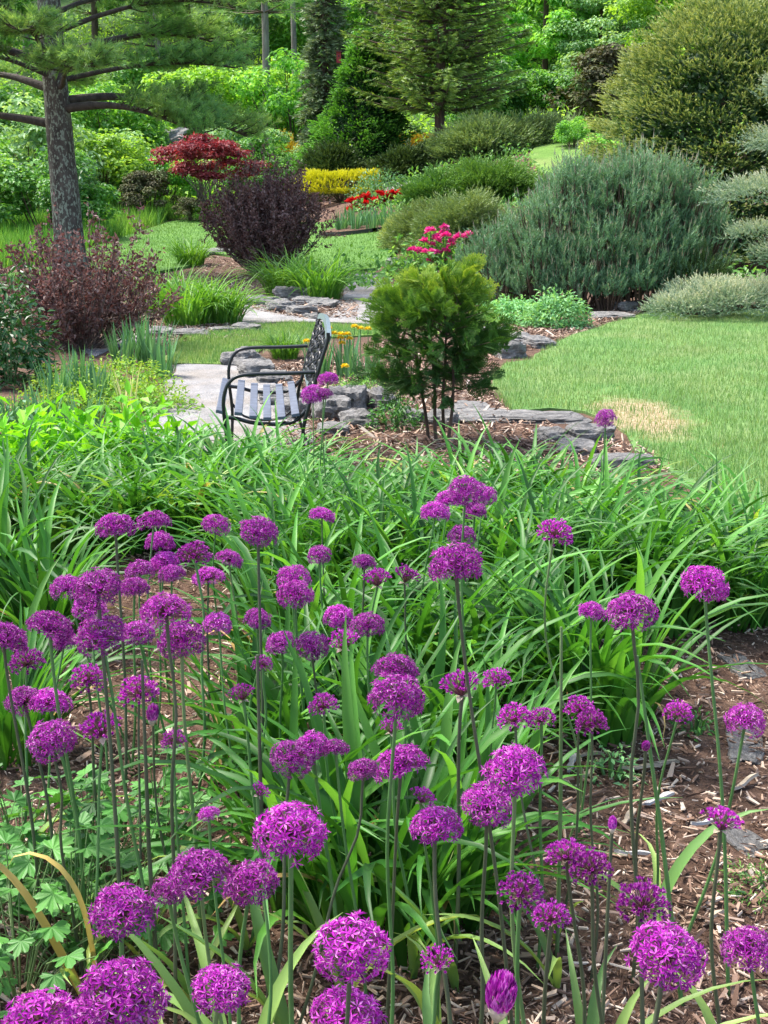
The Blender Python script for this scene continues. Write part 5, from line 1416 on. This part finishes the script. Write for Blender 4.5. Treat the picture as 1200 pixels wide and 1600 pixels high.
# ------------------------------------------------------------------ flowers: yellow, pink, red
def star_head(n, R0, ls, lw, mat, seed=0, flat=.5):
    mb = MB(); r = np.random.RandomState(seed); d = rdir(n, r); d[:, 2] = np.abs(d[:, 2])
    leaves(mb, d * R0 * [.45, .45, .2], norm(d * [1, 1, flat] + r.normal(0, .1, (n, 3))), norm(d + [0, 0, 1]), ls, ls * lw, 0)
    return mb.mesh('flower_head', M[mat])
YH = star_head(60, .02, .024, .45, 'petal_yellow', 1, .8)
yel = [(522, 520), (533, 521), (543, 521), (532, 527), (534, 535), (546, 528), (554, 509), (563, 512), (575, 513), (513, 511), (479, 532), (539, 571)]
ylab = ['outermost yellow globe flower of the lower row nearest the bench back', 'yellow globe flower second in the lower row from the bench', 'yellow globe flower in the middle of the group', 'yellow globe flower just beneath the second of the row', 'lowest yellow globe flower of the tight group', 'yellow globe flower at the thuja side of the lower row', 'yellow globe flower first in the upper trio', 'yellow globe flower in the middle of the upper trio', 'yellow globe flower of the upper trio touching the thuja', 'yellow globe flower peeking past the bench back top', 'yellow globe flower seen in front of the bench back', 'lone low yellow globe flower above the feathery plant']
for (px, py), lab in zip(yel, ylab):
    Y = 10.6 if py < 550 else 9.6
    d = ray(px, py); p = d * (Y / d[1]); zt = CAMZ + p[2]; x, y = p[0], p[1]; z = float(H(x, y))
    t = thing('yellow_flower', lab, 'flower', (x, y, z), 0, 'yellow globe flowers')
    m = MB(); l = rnd.uniform(-.04, .04); tube(m, [(l, 0, 0), (l * .4, 0, (zt - z) * .6), (0, 0, zt - z)], .0035, 5); part('stem', m.mesh('stem', M['stem_green'], True), t)
    part('flower_head', YH, t, (0, 0, zt - z - .01), scale=1.15)
PH = {'pink': star_head(34, .05, .085, .75, 'petal_pink', 2, .9), 'red': star_head(34, .06, .11, .75, 'petal_red', 3, .9)}
def flower_bush(name, lab, px, Y, rx, ry, h, col, spots, seed, mat='wood2'):
    t = leafy(name, px, 0, rx, ry, h, 1300, .1, .4, mat, lab, 'flower bush', seed, xy=G(px, Y), updir=.4)
    o = t.location
    for px2, py2 in spots:
        yy = Y - ry * .9 + rnd.uniform(-.1, .3)
        d = ray(px2, py2); p = d * (yy / d[1]) + np.array([0, 0, CAMZ]) - np.array(o)
        st = MB(); tube(st, [(p[0] * .6, p[1] * .4, 0), (p[0] * .9, p[1] * .9, p[2] * .6), p], .007, 4, cap=False)
        part('stem', st.mesh('stem', M['stem_green'], True), t)
        part('flower', PH[col], t, p, (rnd.uniform(-.3, .3), rnd.uniform(-.3, .3), rnd.uniform(0, 6)), scale=rnd.uniform(.9, 1.25) * (1.2 if col == 'red' else .95))
    return t
pink = [(672, 362), (694, 357), (682, 371), (697, 369), (663, 378), (675, 383), (682, 376), (706, 378), (717, 372), (732, 368), (645, 392), (654, 393), (664, 395), (674, 395), (684, 396), (697, 394), (705, 384), (702, 407), (670, 410), (690, 365)]
flower_bush('pink_peony', 'bush of bright pink blooms above the young thuja', 686, 22, .55, .45, .75, 'pink', pink, 5)
red = [(547, 317), (556, 313), (567, 312), (578, 311), (573, 318), (587, 313), (594, 303), (601, 304), (612, 302), (620, 304), (627, 299), (588, 322), (600, 318), (578, 325), (558, 325), (566, 328), (584, 338), (548, 329), (628, 308), (632, 314), (628, 321), (631, 327), (607, 309), (646, 298), (650, 313), (660, 311), (668, 310), (573, 306), (616, 310), (636, 306)]
flower_bush('red_tulip_bed', 'red flowering clump in the round bed behind the iris', 598, 34, .95, .5, .85, 'red', red, 6, 'iris')
# dark edging band of the round bed
x, y, z = hit(590, 372)
em = MB(); n = 40
c = np.array(hit(585, 358)[:2]); aa = np.linspace(R(170), R(370), n)
pts = np.column_stack([c[0] + 1.25 * np.cos(aa), c[1] + .95 * np.sin(aa)])
hz = H(pts[:, 0], pts[:, 1])
V = []; F = []
for i in range(n):
    for dx, zz in ((0, -.02), (0, .12), (.02, .12), (.02, -.02)): V.append((pts[i, 0] + dx, pts[i, 1], hz[i] + zz + .02))
for i in range(n - 1):
    for j in range(4): F.append((i * 4 + j, i * 4 + (j + 1) % 4, i * 4 + 4 + (j + 1) % 4, i * 4 + 4 + j))
em.add(V, F)
thing('bed_edging', 'curved black edging strip around the round iris bed', 'edging', mesh=em.mesh('bed_edging', plain('black_edging', (.02, .02, .02), .6)))
bed = [(c[0] + 1.22 * math.cos(a), c[1] + .93 * math.sin(a)) for a in np.linspace(0, 2 * PI, 30, endpoint=False)]
poly_sheet('round_bed', bed, M['mulch_soil'], .09, .5)

# ------------------------------------------------------------------ bench
M['iron'] = plain('black_iron', (.012, .013, .015), .35, .0, .15, 90, .3)
M['slat'] = plain('slate_blue_paint', (.095, .11, .15), .55, 0, .3, 14, .3)
M['rail'] = plain('skylit_grey_green', (.17, .22, .24), .35, 0, .1, 40, .1)  # sky light on the upward-facing top rail is put into this pale colour
def bench():
    x0, y0, z0 = G(420, 7.05)
    t = thing('garden_bench', 'black iron garden bench with blue-grey slats and scrollwork back, seen end-on', 'bench', (x0, y0, z0), math.atan2(-x0, y0) * 1.0)
    LEN = 1.17
    def strap(pts, w=.032, th=.02, y=0):
        """bent flat bar in the side plane at depth y, rounded through its points"""
        P = [Vector((a, 0, b)) for a, b in pts]
        sm = [P[0]]
        for i in range(len(P) - 1):
            p0 = P[max(i - 1, 0)]; p1 = P[i]; p2 = P[i + 1]; p3 = P[min(i + 2, len(P) - 1)]
            for k in range(1, 7):
                u = k / 6
                sm.append(.5 * ((2 * p1) + (p2 - p0) * u + (2 * p0 - 5 * p1 + 4 * p2 - p3) * u * u + (3 * p1 - p0 - 3 * p2 + p3) * u ** 3))
        m = MB(); V = []; F = []
        for i, p in enumerate(sm):
            tg = (sm[min(i + 1, len(sm) - 1)] - sm[max(i - 1, 0)]).normalized(); nn = Vector((-tg.z, 0, tg.x))
            for a, b in ((-1, -.6), (-.6, -1), (.6, -1), (1, -.6), (1, .6), (.6, 1), (-.6, 1), (-1, .6)):
                q = p + nn * a * th / 2; V.append((q.x, y + b * w / 2, q.z))
        for i in range(len(sm) - 1):
            for j in range(8): F.append((i * 8 + j, i * 8 + (j + 1) % 8, i * 8 + 8 + (j + 1) % 8, i * 8 + 8 + j))
        m.add(V, F)
        return m
    for y in (0, LEN):
        # arm: sweeps from the back post forwards, rounds down into the front leg
        a = strap([(.27, .62), (.1, .615), (-.12, .61), (-.2, .575), (-.235, .5), (-.24, .4), (-.225, .2), (-.235, .0)], y=y)
        part('arm', a.mesh('arm', M['iron'], True), t)
        p = strap([(.345, .835), (.34, .79), (.295, .65), (.235, .44), (.2, .3), (.2, .18), (.25, .0)], y=y)
        part('back_post', p.mesh('back_post', M['iron'], True), t)
        s = strap([(-.24, .37), (-.17, .36), (-.08, .335), (.05, .325), (.15, .34), (.215, .40)], y=y + (.03 if y == 0 else -.03), w=.03)
        part('seat_bearer', s.mesh('seat_bearer', M['iron'], True), t)
        # lower brace between the legs
        s = strap([(-.222, .25), (-.15, .17), (0, .14), (.12, .17), (.198, .25)], y=y, w=.022, th=.014)
        part('brace', s.mesh('brace', M['iron'], True), t)
    for i, (sx, sz, tilt) in enumerate(((-.262, .395, -.25), (-.16, .383, -.1), (-.078, .362, -.05), (.0, .352, 0), (.08, .355, .06), (.158, .37, .15))):
        m = MB(); boxm(m, (0, 0, 0), (.045, LEN + .03, .02))
        o = part('seat_slat', bevel_mesh(m, 'seat_slat', M['slat'], .004), t, (sx, LEN / 2, sz + .012), (0, -tilt, 0))
    # back panel in its own plane: u along the bench, v up the recline
    o_ = Vector((.247, 0, .46)); vdir = Vector((.1, 0, .345)).normalized(); nrm = Vector((-vdir.z, 0, vdir.x))
    def bp(u, v, off=0): q = o_ + vdir * v + nrm * off; return (q.x, u, q.z)
    rm = MB()
    k = 24; us = np.linspace(.0, LEN, k); arch = .375 + .05 * np.sin(us / LEN * PI)
    V = []; F = []
    for u, vv in zip(us, arch):
        for dv, off in ((-.035, -.012), (-.035, .012), (0.0, .012), (0.0, -.012)): V.append(bp(u, vv + dv, off))
    for i in range(k - 1):
        for j in range(4): F.append((i * 4 + j, i * 4 + (j + 1) % 4, i * 4 + 4 + (j + 1) % 4, i * 4 + 4 + j))
    F += [(0, 1, 2, 3), ((k - 1) * 4 + 3, (k - 1) * 4 + 2, (k - 1) * 4 + 1, (k - 1) * 4)]
    rm.add(V, F); part('top_rail', rm.mesh('top_rail', M['rail']), t)
    rm = MB()
    V = []; F = []
    for u in us:
        for dv, off in ((0, -.01), (0, .01), (.035, .01), (.035, -.01)): V.append(bp(u, .0 + dv, off))
    for i in range(k - 1):
        for j in range(4): F.append((i * 4 + j, i * 4 + (j + 1) % 4, i * 4 + 4 + (j + 1) % 4, i * 4 + 4 + j))
    rm.add(V, F); part('lower_rail', rm.mesh('lower_rail', M['rail']), t)
    # cast scrollwork: rows of leaf-shaped loops and small leaves
    sc = MB()
    nu, nv = 13, 4
    for i in range(nu):
        for j in range(nv):
            cu = (i + .5 + (.0 if j % 2 else .25)) * LEN / (nu + .3); cv = .065 + j * .082
            th0 = (i * 1.7 + j * 2.3)
            pts = []
            for q in np.linspace(0, 2 * PI, 12):
                rr = .032 * (1 - .25 * math.cos(q))
                pts.append(bp(cu + rr * math.cos(q + th0), cv + 1.1 * rr * math.sin(q + th0), .004 * math.sin(q * 2)))
            tube(sc, pts, .0055, 5, cap=False)
            for s_ in (-1, 1):
                e = [bp(cu, cv, .006), bp(cu + .03 * math.cos(th0 + s_), cv + .03 * math.sin(th0 + s_), .012), bp(cu + .055 * math.cos(th0 + s_ * .6), cv + .055 * math.sin(th0 + s_ * .6), .0)]
                tube(sc, e, [.006, .012, .003], 5)
    part('scrollwork_back', sc.mesh('scrollwork_back', M['iron'], True), t)
def bevel_mesh(mb, name, mat, w=.003):
    me = mb.mesh(name, mat); bm = bmesh.new(); bm.from_mesh(me)
    bmesh.ops.bevel(bm, geom=bm.edges[:], offset=w, segments=2, affect='EDGES', profile=.5)
    bm.to_mesh(me); bm.free(); return me
bench()
x, y, z = hit(398, 537)
m = MB(); tube(m, [(-.06, 0, .02), (.0, 0, .035), (.1, -.03, .02)], [.012, .016, .013], 6)
thing('fallen_stick', 'short dark stick lying on the small lawn above the far bench arm', 'stick', (x, y, z), mesh=m.mesh('fallen_stick', M['bark_brown']))

# ------------------------------------------------------------------ alliums
def head_mesh(seed, N=190, tmax=125, open_=1.0, up=0., pinch=0.):
    """unit flower head (radius 1): pedicels from the centre, a six-tepalled star on each"""
    r = np.random.RandomState(seed); mb = MB()
    i = np.arange(N) + .5
    ct = 1 - (1 - math.cos(R(tmax))) * i / N
    ph = PI * (1 + 5 ** .5) * i
    st = np.sqrt(1 - ct ** 2)
    D = np.column_stack([st * np.cos(ph), st * np.sin(ph), ct]) + r.normal(0, .07, (N, 3)); D = norm(D)
    if up: D = norm(D + [0, 0, up])
    if open_ > .7 and seed % 2 == 1:      # lopsided heads: part of the florets still short, some gone
        g = norm(np.array([r.normal(), r.normal(), r.uniform(-.6, .3)])); dt = D @ g
        kp = (dt < .72) | (r.rand(N) < .35); D = D[kp]; N = len(D)
    Rr = r.uniform(.74, 1.0, N) * (1 + .09 * np.array([mnoise.noise(Vector(v * 2 + Vector((seed, 0, 0)))) for v in D]))
    U = perp(D, rs=r); W = np.cross(D, U)
    E = D * (Rr * .88)[:, None]
    # pedicels
    V = np.stack([np.zeros((N, 3)) + D * .04 - U * .012, D * .04 + U * .012, E + U * .009, E - U * .009], 1)
    mb.add(V.reshape(-1, 3), np.arange(N)[:, None] * 4 + [0, 1, 2, 3], r.rand(N), 1)
    V = np.stack([D * .04 - W * .012, D * .04 + W * .012, E + W * .009, E - W * .009], 1)
    mb.add(V.reshape(-1, 3), np.arange(N)[:, None] * 4 + [0, 1, 2, 3], r.rand(N), 1)
    # ovary and anther cluster
    for k in range(3):
        a = k * 2.1
        needles(mb, E - D * .02, norm(D + (U * math.cos(a) + W * math.sin(a)) * .35), .13 * open_ + .04, .035, 2)
    # tepals
    for k in range(6):
        a = k * PI / 3 + r.uniform(-.15, .15, N)
        rad = U * np.cos(a)[:, None] + W * np.sin(a)[:, None]
        if open_ > .7:
            L = .215 * r.uniform(.75, 1.2, N); dd = rad * 1.0 + D * r.uniform(.05, .75, N)[:, None]; w = .057
        else:
            L = .2 * r.uniform(.8, 1.1, N); dd = rad * (.15 + .5 * open_) + D * 1.0; w = .075
        leaves(mb, E, dd, norm(D - rad * .3), L, w, 0, np.clip(r.beta(1.6, 2.2, N) + .12 * (D[:, 2]), 0, 1), fold=.22, wide=.5)
    if up or open_ < .7:
        for k in range(3):      # papery remains of the spathe below the head
            a = k * 2.2 + r.rand()
            leaves(mb, np.zeros((1, 3)), np.array([[math.cos(a), math.sin(a), -.15]]), np.array([[0, 0, 1.]]), [.42], [.3], 3)
    return mb.mesh('flower_head', [M['tepal'], M['pedicel'], M['anther'], M['spathe']])
HO = [head_mesh(i, 135, tm) for i, tm in enumerate((112, 100, 106, 124, 96, 108, 116, 100))]
HH = [head_mesh(20 + i, 70, 72, .3, .25) for i in range(3)]
HC = [head_mesh(30 + i, 120, 105, .55, .12) for i in range(3)]
def bud_mesh():
    mb = MB(); n = 330; r = np.random.RandomState(4)
    d = rdir(n, r); P = d * [.55, .55, .8] * .8
    leaves(mb, P, norm(d * [.4, .4, .2] + [0, 0, .9]), d, .36, .13, 0)
    t = np.linspace(-.85, -.3, 5); tube(mb, np.column_stack([t * 0, t * 0, t]), [.07, .2, .3, .36, .36], 10, 1, cap=False)
    return mb.mesh('flower_head', [M['tepal'], M['spathe']])
BUD = bud_mesh()

# px, py, width in px, kind, stem hint (dx at the base in px, None), colour of stem, label
AL = [
 (180, 815, 66, 'o', 'd', 'wide purple allium, leftmost of the topmost row'), (240, 810, 54, 'o', 'g', 'domed purple allium beside the leftmost of the topmost row'),
 (250, 843, 50, 'o', 'g', 'deep purple allium tucked right below the domed one in the upper cluster'), (337, 813, 49, 'o', 'g', 'small dense allium alone between the upper cluster and the wide flat head'),
 (403, 824, 66, 'o', 'd', 'wide flat-domed allium on a straight dark stem'), (503, 801, 43, 'o', 'd', 'small topmost allium on a thin dark bent stem'),
 (303, 861, 48, 'c', 'g', 'tattered small allium with greenish underside above a darker one'), (357, 869, 46, 'o', 'p', 'pale loose allium on a pale stem beside the tattered one'),
 (499, 862, 41, 'o', 'g', 'small round allium crossed by the dark bent stem'), (325, 897, 52, 'o', 'd', 'dark-centred allium below the tattered small one'),
 (257, 873, 52, 'o', 'g', 'pale rounded allium in the heart of the upper cluster'), (218, 886, 48, 'o', 'g', 'deep magenta allium hidden behind the upper cluster'),
 (268, 893, 44, 'o', 'g', 'small allium peeping out under the pale rounded one'), (210, 914, 52, 'o', 'g', 'allium with green throat low in the upper cluster'),
 (152, 909, 84, 'o', 'd', 'large spreading allium with dark centre on a thick stem'), (105, 913, 56, 'o', 'g', 'pale allium overlapped by the large spreading one'),
 (139, 943, 56, 'o', 'g', 'magenta allium half hidden under the large spreading one'), (258, 948, 88, 'o', 'd', 'largest round allium of the upper cluster'),
 (77, 972, 80, 'o', 'g', 'broad allium with a tuft of dark stalks near the picture edge'), (157, 981, 84, 'o', 'g', 'broad pale allium crossed by a thick green stem'),
 (100, 1000, 48, 'o', 'g', 'small magenta allium under the broad pale one'), (216, 982, 58, 'o', 'g', 'deep purple allium wedged beneath the largest round one'),
 (284, 990, 80, 'o', 'p', 'pale open allium showing its stalks below the largest round one'), (4, 990, 78, 'o', 'd', 'large allium cut by the picture edge in the upper part'),
 (42, 1028, 50, 'c', 'g', 'small flat allium below the head cut by the picture edge'), (136, 1054, 50, 'c', 'd', 'shaggy dark purple allium between two stems'),
 (217, 1075, 58, 'c', 'd', 'cup-shaped deep purple allium on a dark stem'), (340, 968, 46, 'o', 'g', 'small pale violet allium right of the pale open one'),
 (402, 963, 47, 'o', 'g', 'small airy allium touching the long straight dark stem'), (458, 898, 58, 'o', 'g', 'upper head of the close vertical pair'),
 (461, 922, 62, 'o', 'g', 'lower head of the close vertical pair'), (440, 999, 52, 'o', 'g', 'allium at the start of the row of three touching heads'),
 (487, 1002, 58, 'o', 'd', 'dark allium in the middle of the row of three touching heads'), (535, 1003, 46, 'h', 'g', 'shaggy half-open allium ending the row of three touching heads'),
 (530, 958, 52, 'o', 'g', 'round allium on the shoulder of a wider airy one'), (574, 970, 58, 'o', 'g', 'wide airy allium with visible stalks in the centre'),
 (569, 875, 40, 'o', 'd', 'small round bright allium on a reddish bent stem'), (590, 906, 44, 'h', 'g', 'half-open spiky allium below the small round bright one'),
 (632, 901, 40, 'h', 'd', 'half-open dark allium just right of the spiky one'), (410, 1034, 30, 'c', 'g', 'tiny deep purple allium behind the long straight dark stem'),
 (380, 1085, 40, 'h', 'g', 'small half-open allium over the mulch edge'), (506, 1097, 42, 'c', 'g', 'small allium with green base among daylily leaves'),
 (728, 760, 60, 'o', 'g', 'topmost head of the cluster of five above the leaning allium'), (757, 769, 42, 'o', 'g', 'small head peeping from behind the topmost of the five'),
 (701, 777, 46, 'o', 'g', 'second head stepping down from the topmost of the five'), (680, 796, 50, 'o', 'g', 'lowest outer head of the cluster of five'),
 (742, 794, 42, 'o', 'g', 'open head right under the topmost of the five'), (722, 833, 48, 'o', 'g', 'head half hidden behind the big leaning allium'),
 (712, 872, 92, 'o', 'L', 'big round allium on a dark leaning stem'), (866, 827, 52, 'c', 'S', 'fading allium on a pale S-curved stem'),
 (618, 1038, 72, 'o', 'g', 'upper head of the bright double in the centre'), (619, 1077, 95, 'o', 'g', 'lower larger head of the bright double in the centre'),
 (722, 1074, 62, 'h', 'd', 'spiky half-open allium right of the bright double'), (776, 1057, 40, 'c', 'g', 'small tight allium beside the dark leaning stem'),
 (805, 1116, 50, 'c', 'd', 'allium with pale papery collar left of its near twin'), (846, 1118, 42, 'c', 'g', 'paler allium with papery collar touching its near twin'),
 (905, 1102, 46, 'c', 'd', 'allium behind the green-throated one before the open daylily'), (925, 1124, 50, 'c', 'd', 'green-throated allium before the big open daylily'),
 (1060, 1109, 44, 'c', 'g', 'small round allium with pale collar beside the long slanting stem'), (1166, 1116, 70, 'o', 'g', 'wide flat allium near the picture edge over the mulch'),
 (924, 953, 48, 'o', 'g', 'smaller head of the right-hand pair'), (986, 946, 84, 'o', 'D', 'large spiky-edged head of the right-hand pair'),
 (1101, 903, 80, 'o', 'E', 'tall lone flat-domed allium near the picture edge'), (947, 649, 36, 'o', 'g', 'little lone allium standing against the lawn and pale rock'),
 (513, 588, 33, 'o', 'g', 'upper of the distant alliums by the bench back'), (489, 611, 40, 'o', 'p', 'lower of the distant alliums right by the bench'), (506, 614, 30, 'o', 'p', 'smallest of the distant alliums, partly behind its neighbour by the bench'),
 (1009, 1163, 18, 'b', 'd', 'unopened white-tipped purple bud over the mulch'), (805, 1195, 105, 'o', 'p', 'big magenta allium with a dark heart, behind a paler one'),
 (760, 1247, 88, 'o', 'd', 'pale open allium showing white stalks in front of the big magenta one'), (611, 1138, 36, 'h', 'g', 'small greenish half-open allium under the bright double'),
 (627, 1187, 92, 'o', 'd', 'large allium on a dark stem with a small head at its side'), (567, 1197, 52, 'o', 'd', 'small round allium at the side of the large dark-stemmed one'),
 (524, 1165, 48, 'o', 'g', 'small allium at the edge of the wide double head'), (488, 1160, 62, 'o', 'g', 'upper half of the wide double head in the middle'), (455, 1175, 72, 'o', 'd', 'lower outer half of the wide double head in the middle'),
 (657, 1246, 38, 'h', 'g', 'little pale head behind the deep purple round one'), (680, 1283, 86, 'o', 'd', 'deep purple round allium below the large dark-stemmed one'),
 (453, 1285, 124, 'o', 'g', 'very large airy allium with dark stalk hub, lower middle'), (326, 1268, 36, 'o', 'g', 'small shaded allium deep between the stems'), (402, 1236, 30, 'h', 'g', 'tiny shaded allium behind the very large airy one'),
 (38, 1088, 66, 'o', 'd', 'allium of the edge trio, outer one'), (77, 1091, 68, 'o', 'g', 'allium of the edge trio, inner upper one'), (80, 1146, 80, 'o', 'd', 'allium of the edge trio, lowest one on a wavy dark stem'),
 (160, 1137, 62, 'h', 'g', 'airy flat allium beside the edge trio'), (238, 1112, 26, 'b', 'd', 'narrow dark purple bud just under the cup-shaped head'), (272, 1152, 36, 'c', 'g', 'small vase-shaped allium on a pale stem'),
 (313, 1356, 108, 'o', 'p', 'big airy allium left of its touching neighbour, lower area'), (393, 1368, 94, 'o', 'g', 'allium touching the big airy one on its mulch side'), (262, 1386, 54, 'o', 'g', 'dark allium hidden behind the big airy one'),
 (190, 1412, 112, 'o', 'g', 'loose-floreted round allium before the yellowed leaves'), (550, 1465, 132, 'o', 'd', 'large hollow-looking allium, upper of the lowest central two'), (345, 1535, 100, 'o', 'p', 'starry magenta allium low over dark mulch'),
 (188, 1542, 152, 'o', 'g', 'largest nearest allium with packed dome at the bottom corner'), (60, 1580, 132, 'o', 'g', 'near allium with ragged outline at the very corner'), (125, 1590, 90, 'o', 'g', 'near allium squeezed between the two biggest at the corner'), (543, 1580, 126, 'o', 'g', 'lowest central allium cut by the bottom edge'),
 (885, 1331, 60, 'c', 'd', 'outer of two joined deep purple heads over mulch'), (924, 1349, 64, 'c', 'd', 'inner of two joined deep purple heads over mulch'), (813, 1386, 64, 'c', 'g', 'deep purple allium crossed by an upright stem'),
 (862, 1427, 56, 'c', 'd', 'small tidy allium on a short curved stem'), (1005, 1403, 80, 'c', 'd', 'cupped purple allium behind the big dark one at the lower side'), (1042, 1475, 132, 'o', 'd', 'big dark purple allium with pale inner stalks, lower side'),
 (1172, 1475, 98, 'o', 'g', 'lilac-tipped allium cut by the lower picture edge'), (782, 1545, 62, 'C', 'd', 'egg-shaped deep purple allium just opening at the bottom'), (686, 1500, 50, 'h', 'g', 'small half-open dark allium near the bottom'),
 (1126, 1285, 56, 'h', 'd', 'single lavender half-open allium over the mulch'), (957, 1285, 20, 'b', 'd', 'tiny round purple bud beside a slanting stem'),
]
STM = {'g': 'stem_green', 'd': 'stem_dark', 'p': 'stem_pale', 'L': 'stem_dark', 'S': 'stem_pale', 'D': 'stem_dark', 'E': 'stem_green'}
def wpt(px, py, Y):
    d = ray(px, py); p = d * (Y / d[1]); return np.array([p[0], p[1], p[2] + CAMZ])
SL_ = [leaf_shape(100 + i, .42, .03, 'strap', fold=.3) for i in range(8)]
for i, (px, py, w, kd, st, lab) in enumerate(AL):
    r = np.random.RandomState(500 + i)
    a = PITCH - math.atan((800 - py) / FPX)
    size = {'o': .098, 'c': .075, 'h': .075, 'b': .035, 'C': .07}[kd]
    Y = size * FPX / w * math.cos(math.atan((800 - py) / FPX)) 
    lo, hi = (.58, 1.0)
    Y = min(max(Y, (CAMZ - hi) / math.tan(a)), (CAMZ - lo) / math.tan(a))
    if py < 700: Y = {947: 5.3, 513: 5.8, 489: 5.7, 506: 5.75}[px]
    P = wpt(px, py, Y)
    dep = Y * cp + (CAMZ - P[2]) * sp
    rad = w / 2 / FPX * dep * 1.06
    # foot of the stem
    lean = r.normal(0, .05)
    foot = {'L': P[0] + .13, 'S': P[0] + .05, 'D': P[0] + .06, 'E': P[0] + .08}.get(st, P[0] + lean)
    fy = P[1] + r.uniform(-.12, .06)
    if st == 'L': fy = P[1] + .0
    fz = float(H(foot, fy))
    t = thing('allium', lab, 'allium', (foot, fy, fz), 0, 'purple alliums in the flower bed')
    hp = P - np.array([foot, fy, fz])
    base_drop = rad * (.32 if kd == 'o' else .3)
    ctr = hp + np.array([0, 0, -base_drop])
    if kd in 'hcb': ctr = hp + np.array([0, 0, -rad * .45])
    if kd == 'C': ctr = hp + np.array([0, 0, -rad * .5])
    q = np.linspace(0, 1, 15)
    wob = r.uniform(.004, .014) * np.sin(q * PI * r.uniform(.8, 2.2) + r.rand() * .5) * (q * (1 - q) * 4)
    bow = r.normal(0, .016) * np.sin(q * PI)
    if st == 'S': bow = .035 * np.sin(q * 2 * PI) + .02 * np.sin(q * PI)
    if i % 11 == 6: bow = bow + .018 * np.exp(-((q - .8) / .13) ** 2)
    pts = np.column_stack([ctr[0] * q ** 1.1 + wob + bow, ctr[1] * q, -.02 + (ctr[2] + .02) * q])
    sr = (.0036 if w > 60 else .0031) * r.uniform(.85, 1.15)
    mb = MB(); tube(mb, pts, np.interp(q, [0, .9, 1], [sr * 1.25, sr * .9, sr * 1.1]), 7, cap=False)
    part('stem', mb.mesh('stem', M[STM[st]], True), t)
    if kd == 'o': me = HO[i % 8]; sc = (rad * 1.02, rad * 1.02, rad * r.uniform(.76, .92))
    elif kd == 'h': me = HH[i % 3]; sc = (rad * 1.3,) * 3
    elif kd == 'c': me = HC[i % 3]; sc = (rad * 1.12, rad * 1.12, rad * 1.12)
    elif kd == 'C': me = BUD; sc = (rad * 1.35, rad * 1.35, rad * 1.5)
    else: me = BUD; sc = (rad * 1.3, rad * 1.3, rad * 1.5)
    sc = (sc[0] * r.uniform(.93, 1.05), sc[1] * r.uniform(.93, 1.05), sc[2])
    part('flower_head', me, t, ctr, (r.normal(0, .2), r.normal(0, .2), r.uniform(0, 6.28)), sc)
    if py > 1000 and i % 2 == 0 or py > 1250:
        for k in range(3):
            part('leaf', SL_[r.randint(8)], t, (0, 0, 0), (0, 0, r.uniform(0, 6.28)), r.uniform(.6, 1.1))
# stems standing without a flower and one lying stem
for px, py, top, lab, mt in ((1005, 1420, 1085, 'headless slanting green stem reaching up beside the bud', 'stem_green'), (870, 1350, 1080, 'pale headless broad stem in front of the daylilies', 'stem_pale'), (420, 1420, 1110, 'headless dark stem near the centre', 'stem_dark'), (250, 1560, 1130, 'thick dark double stem in front of the hidden head', 'stem_dark')):
    x, y, z = hit(px + 60 if px == 1005 else px, min(py + 150, 1590)); hgt = .75
    mb = MB(); l = -.12 if px == 1005 else -.01
    tube(mb, [(0, 0, 0), (l * .5, 0, hgt * .5), (l, 0.05, hgt)], [.005, .0045, .003], 7)
    thing('bare_stem', lab, 'stem', (x, y, z), mesh=mb.mesh('bare_stem', M[mt], True), group='stems without flowers')
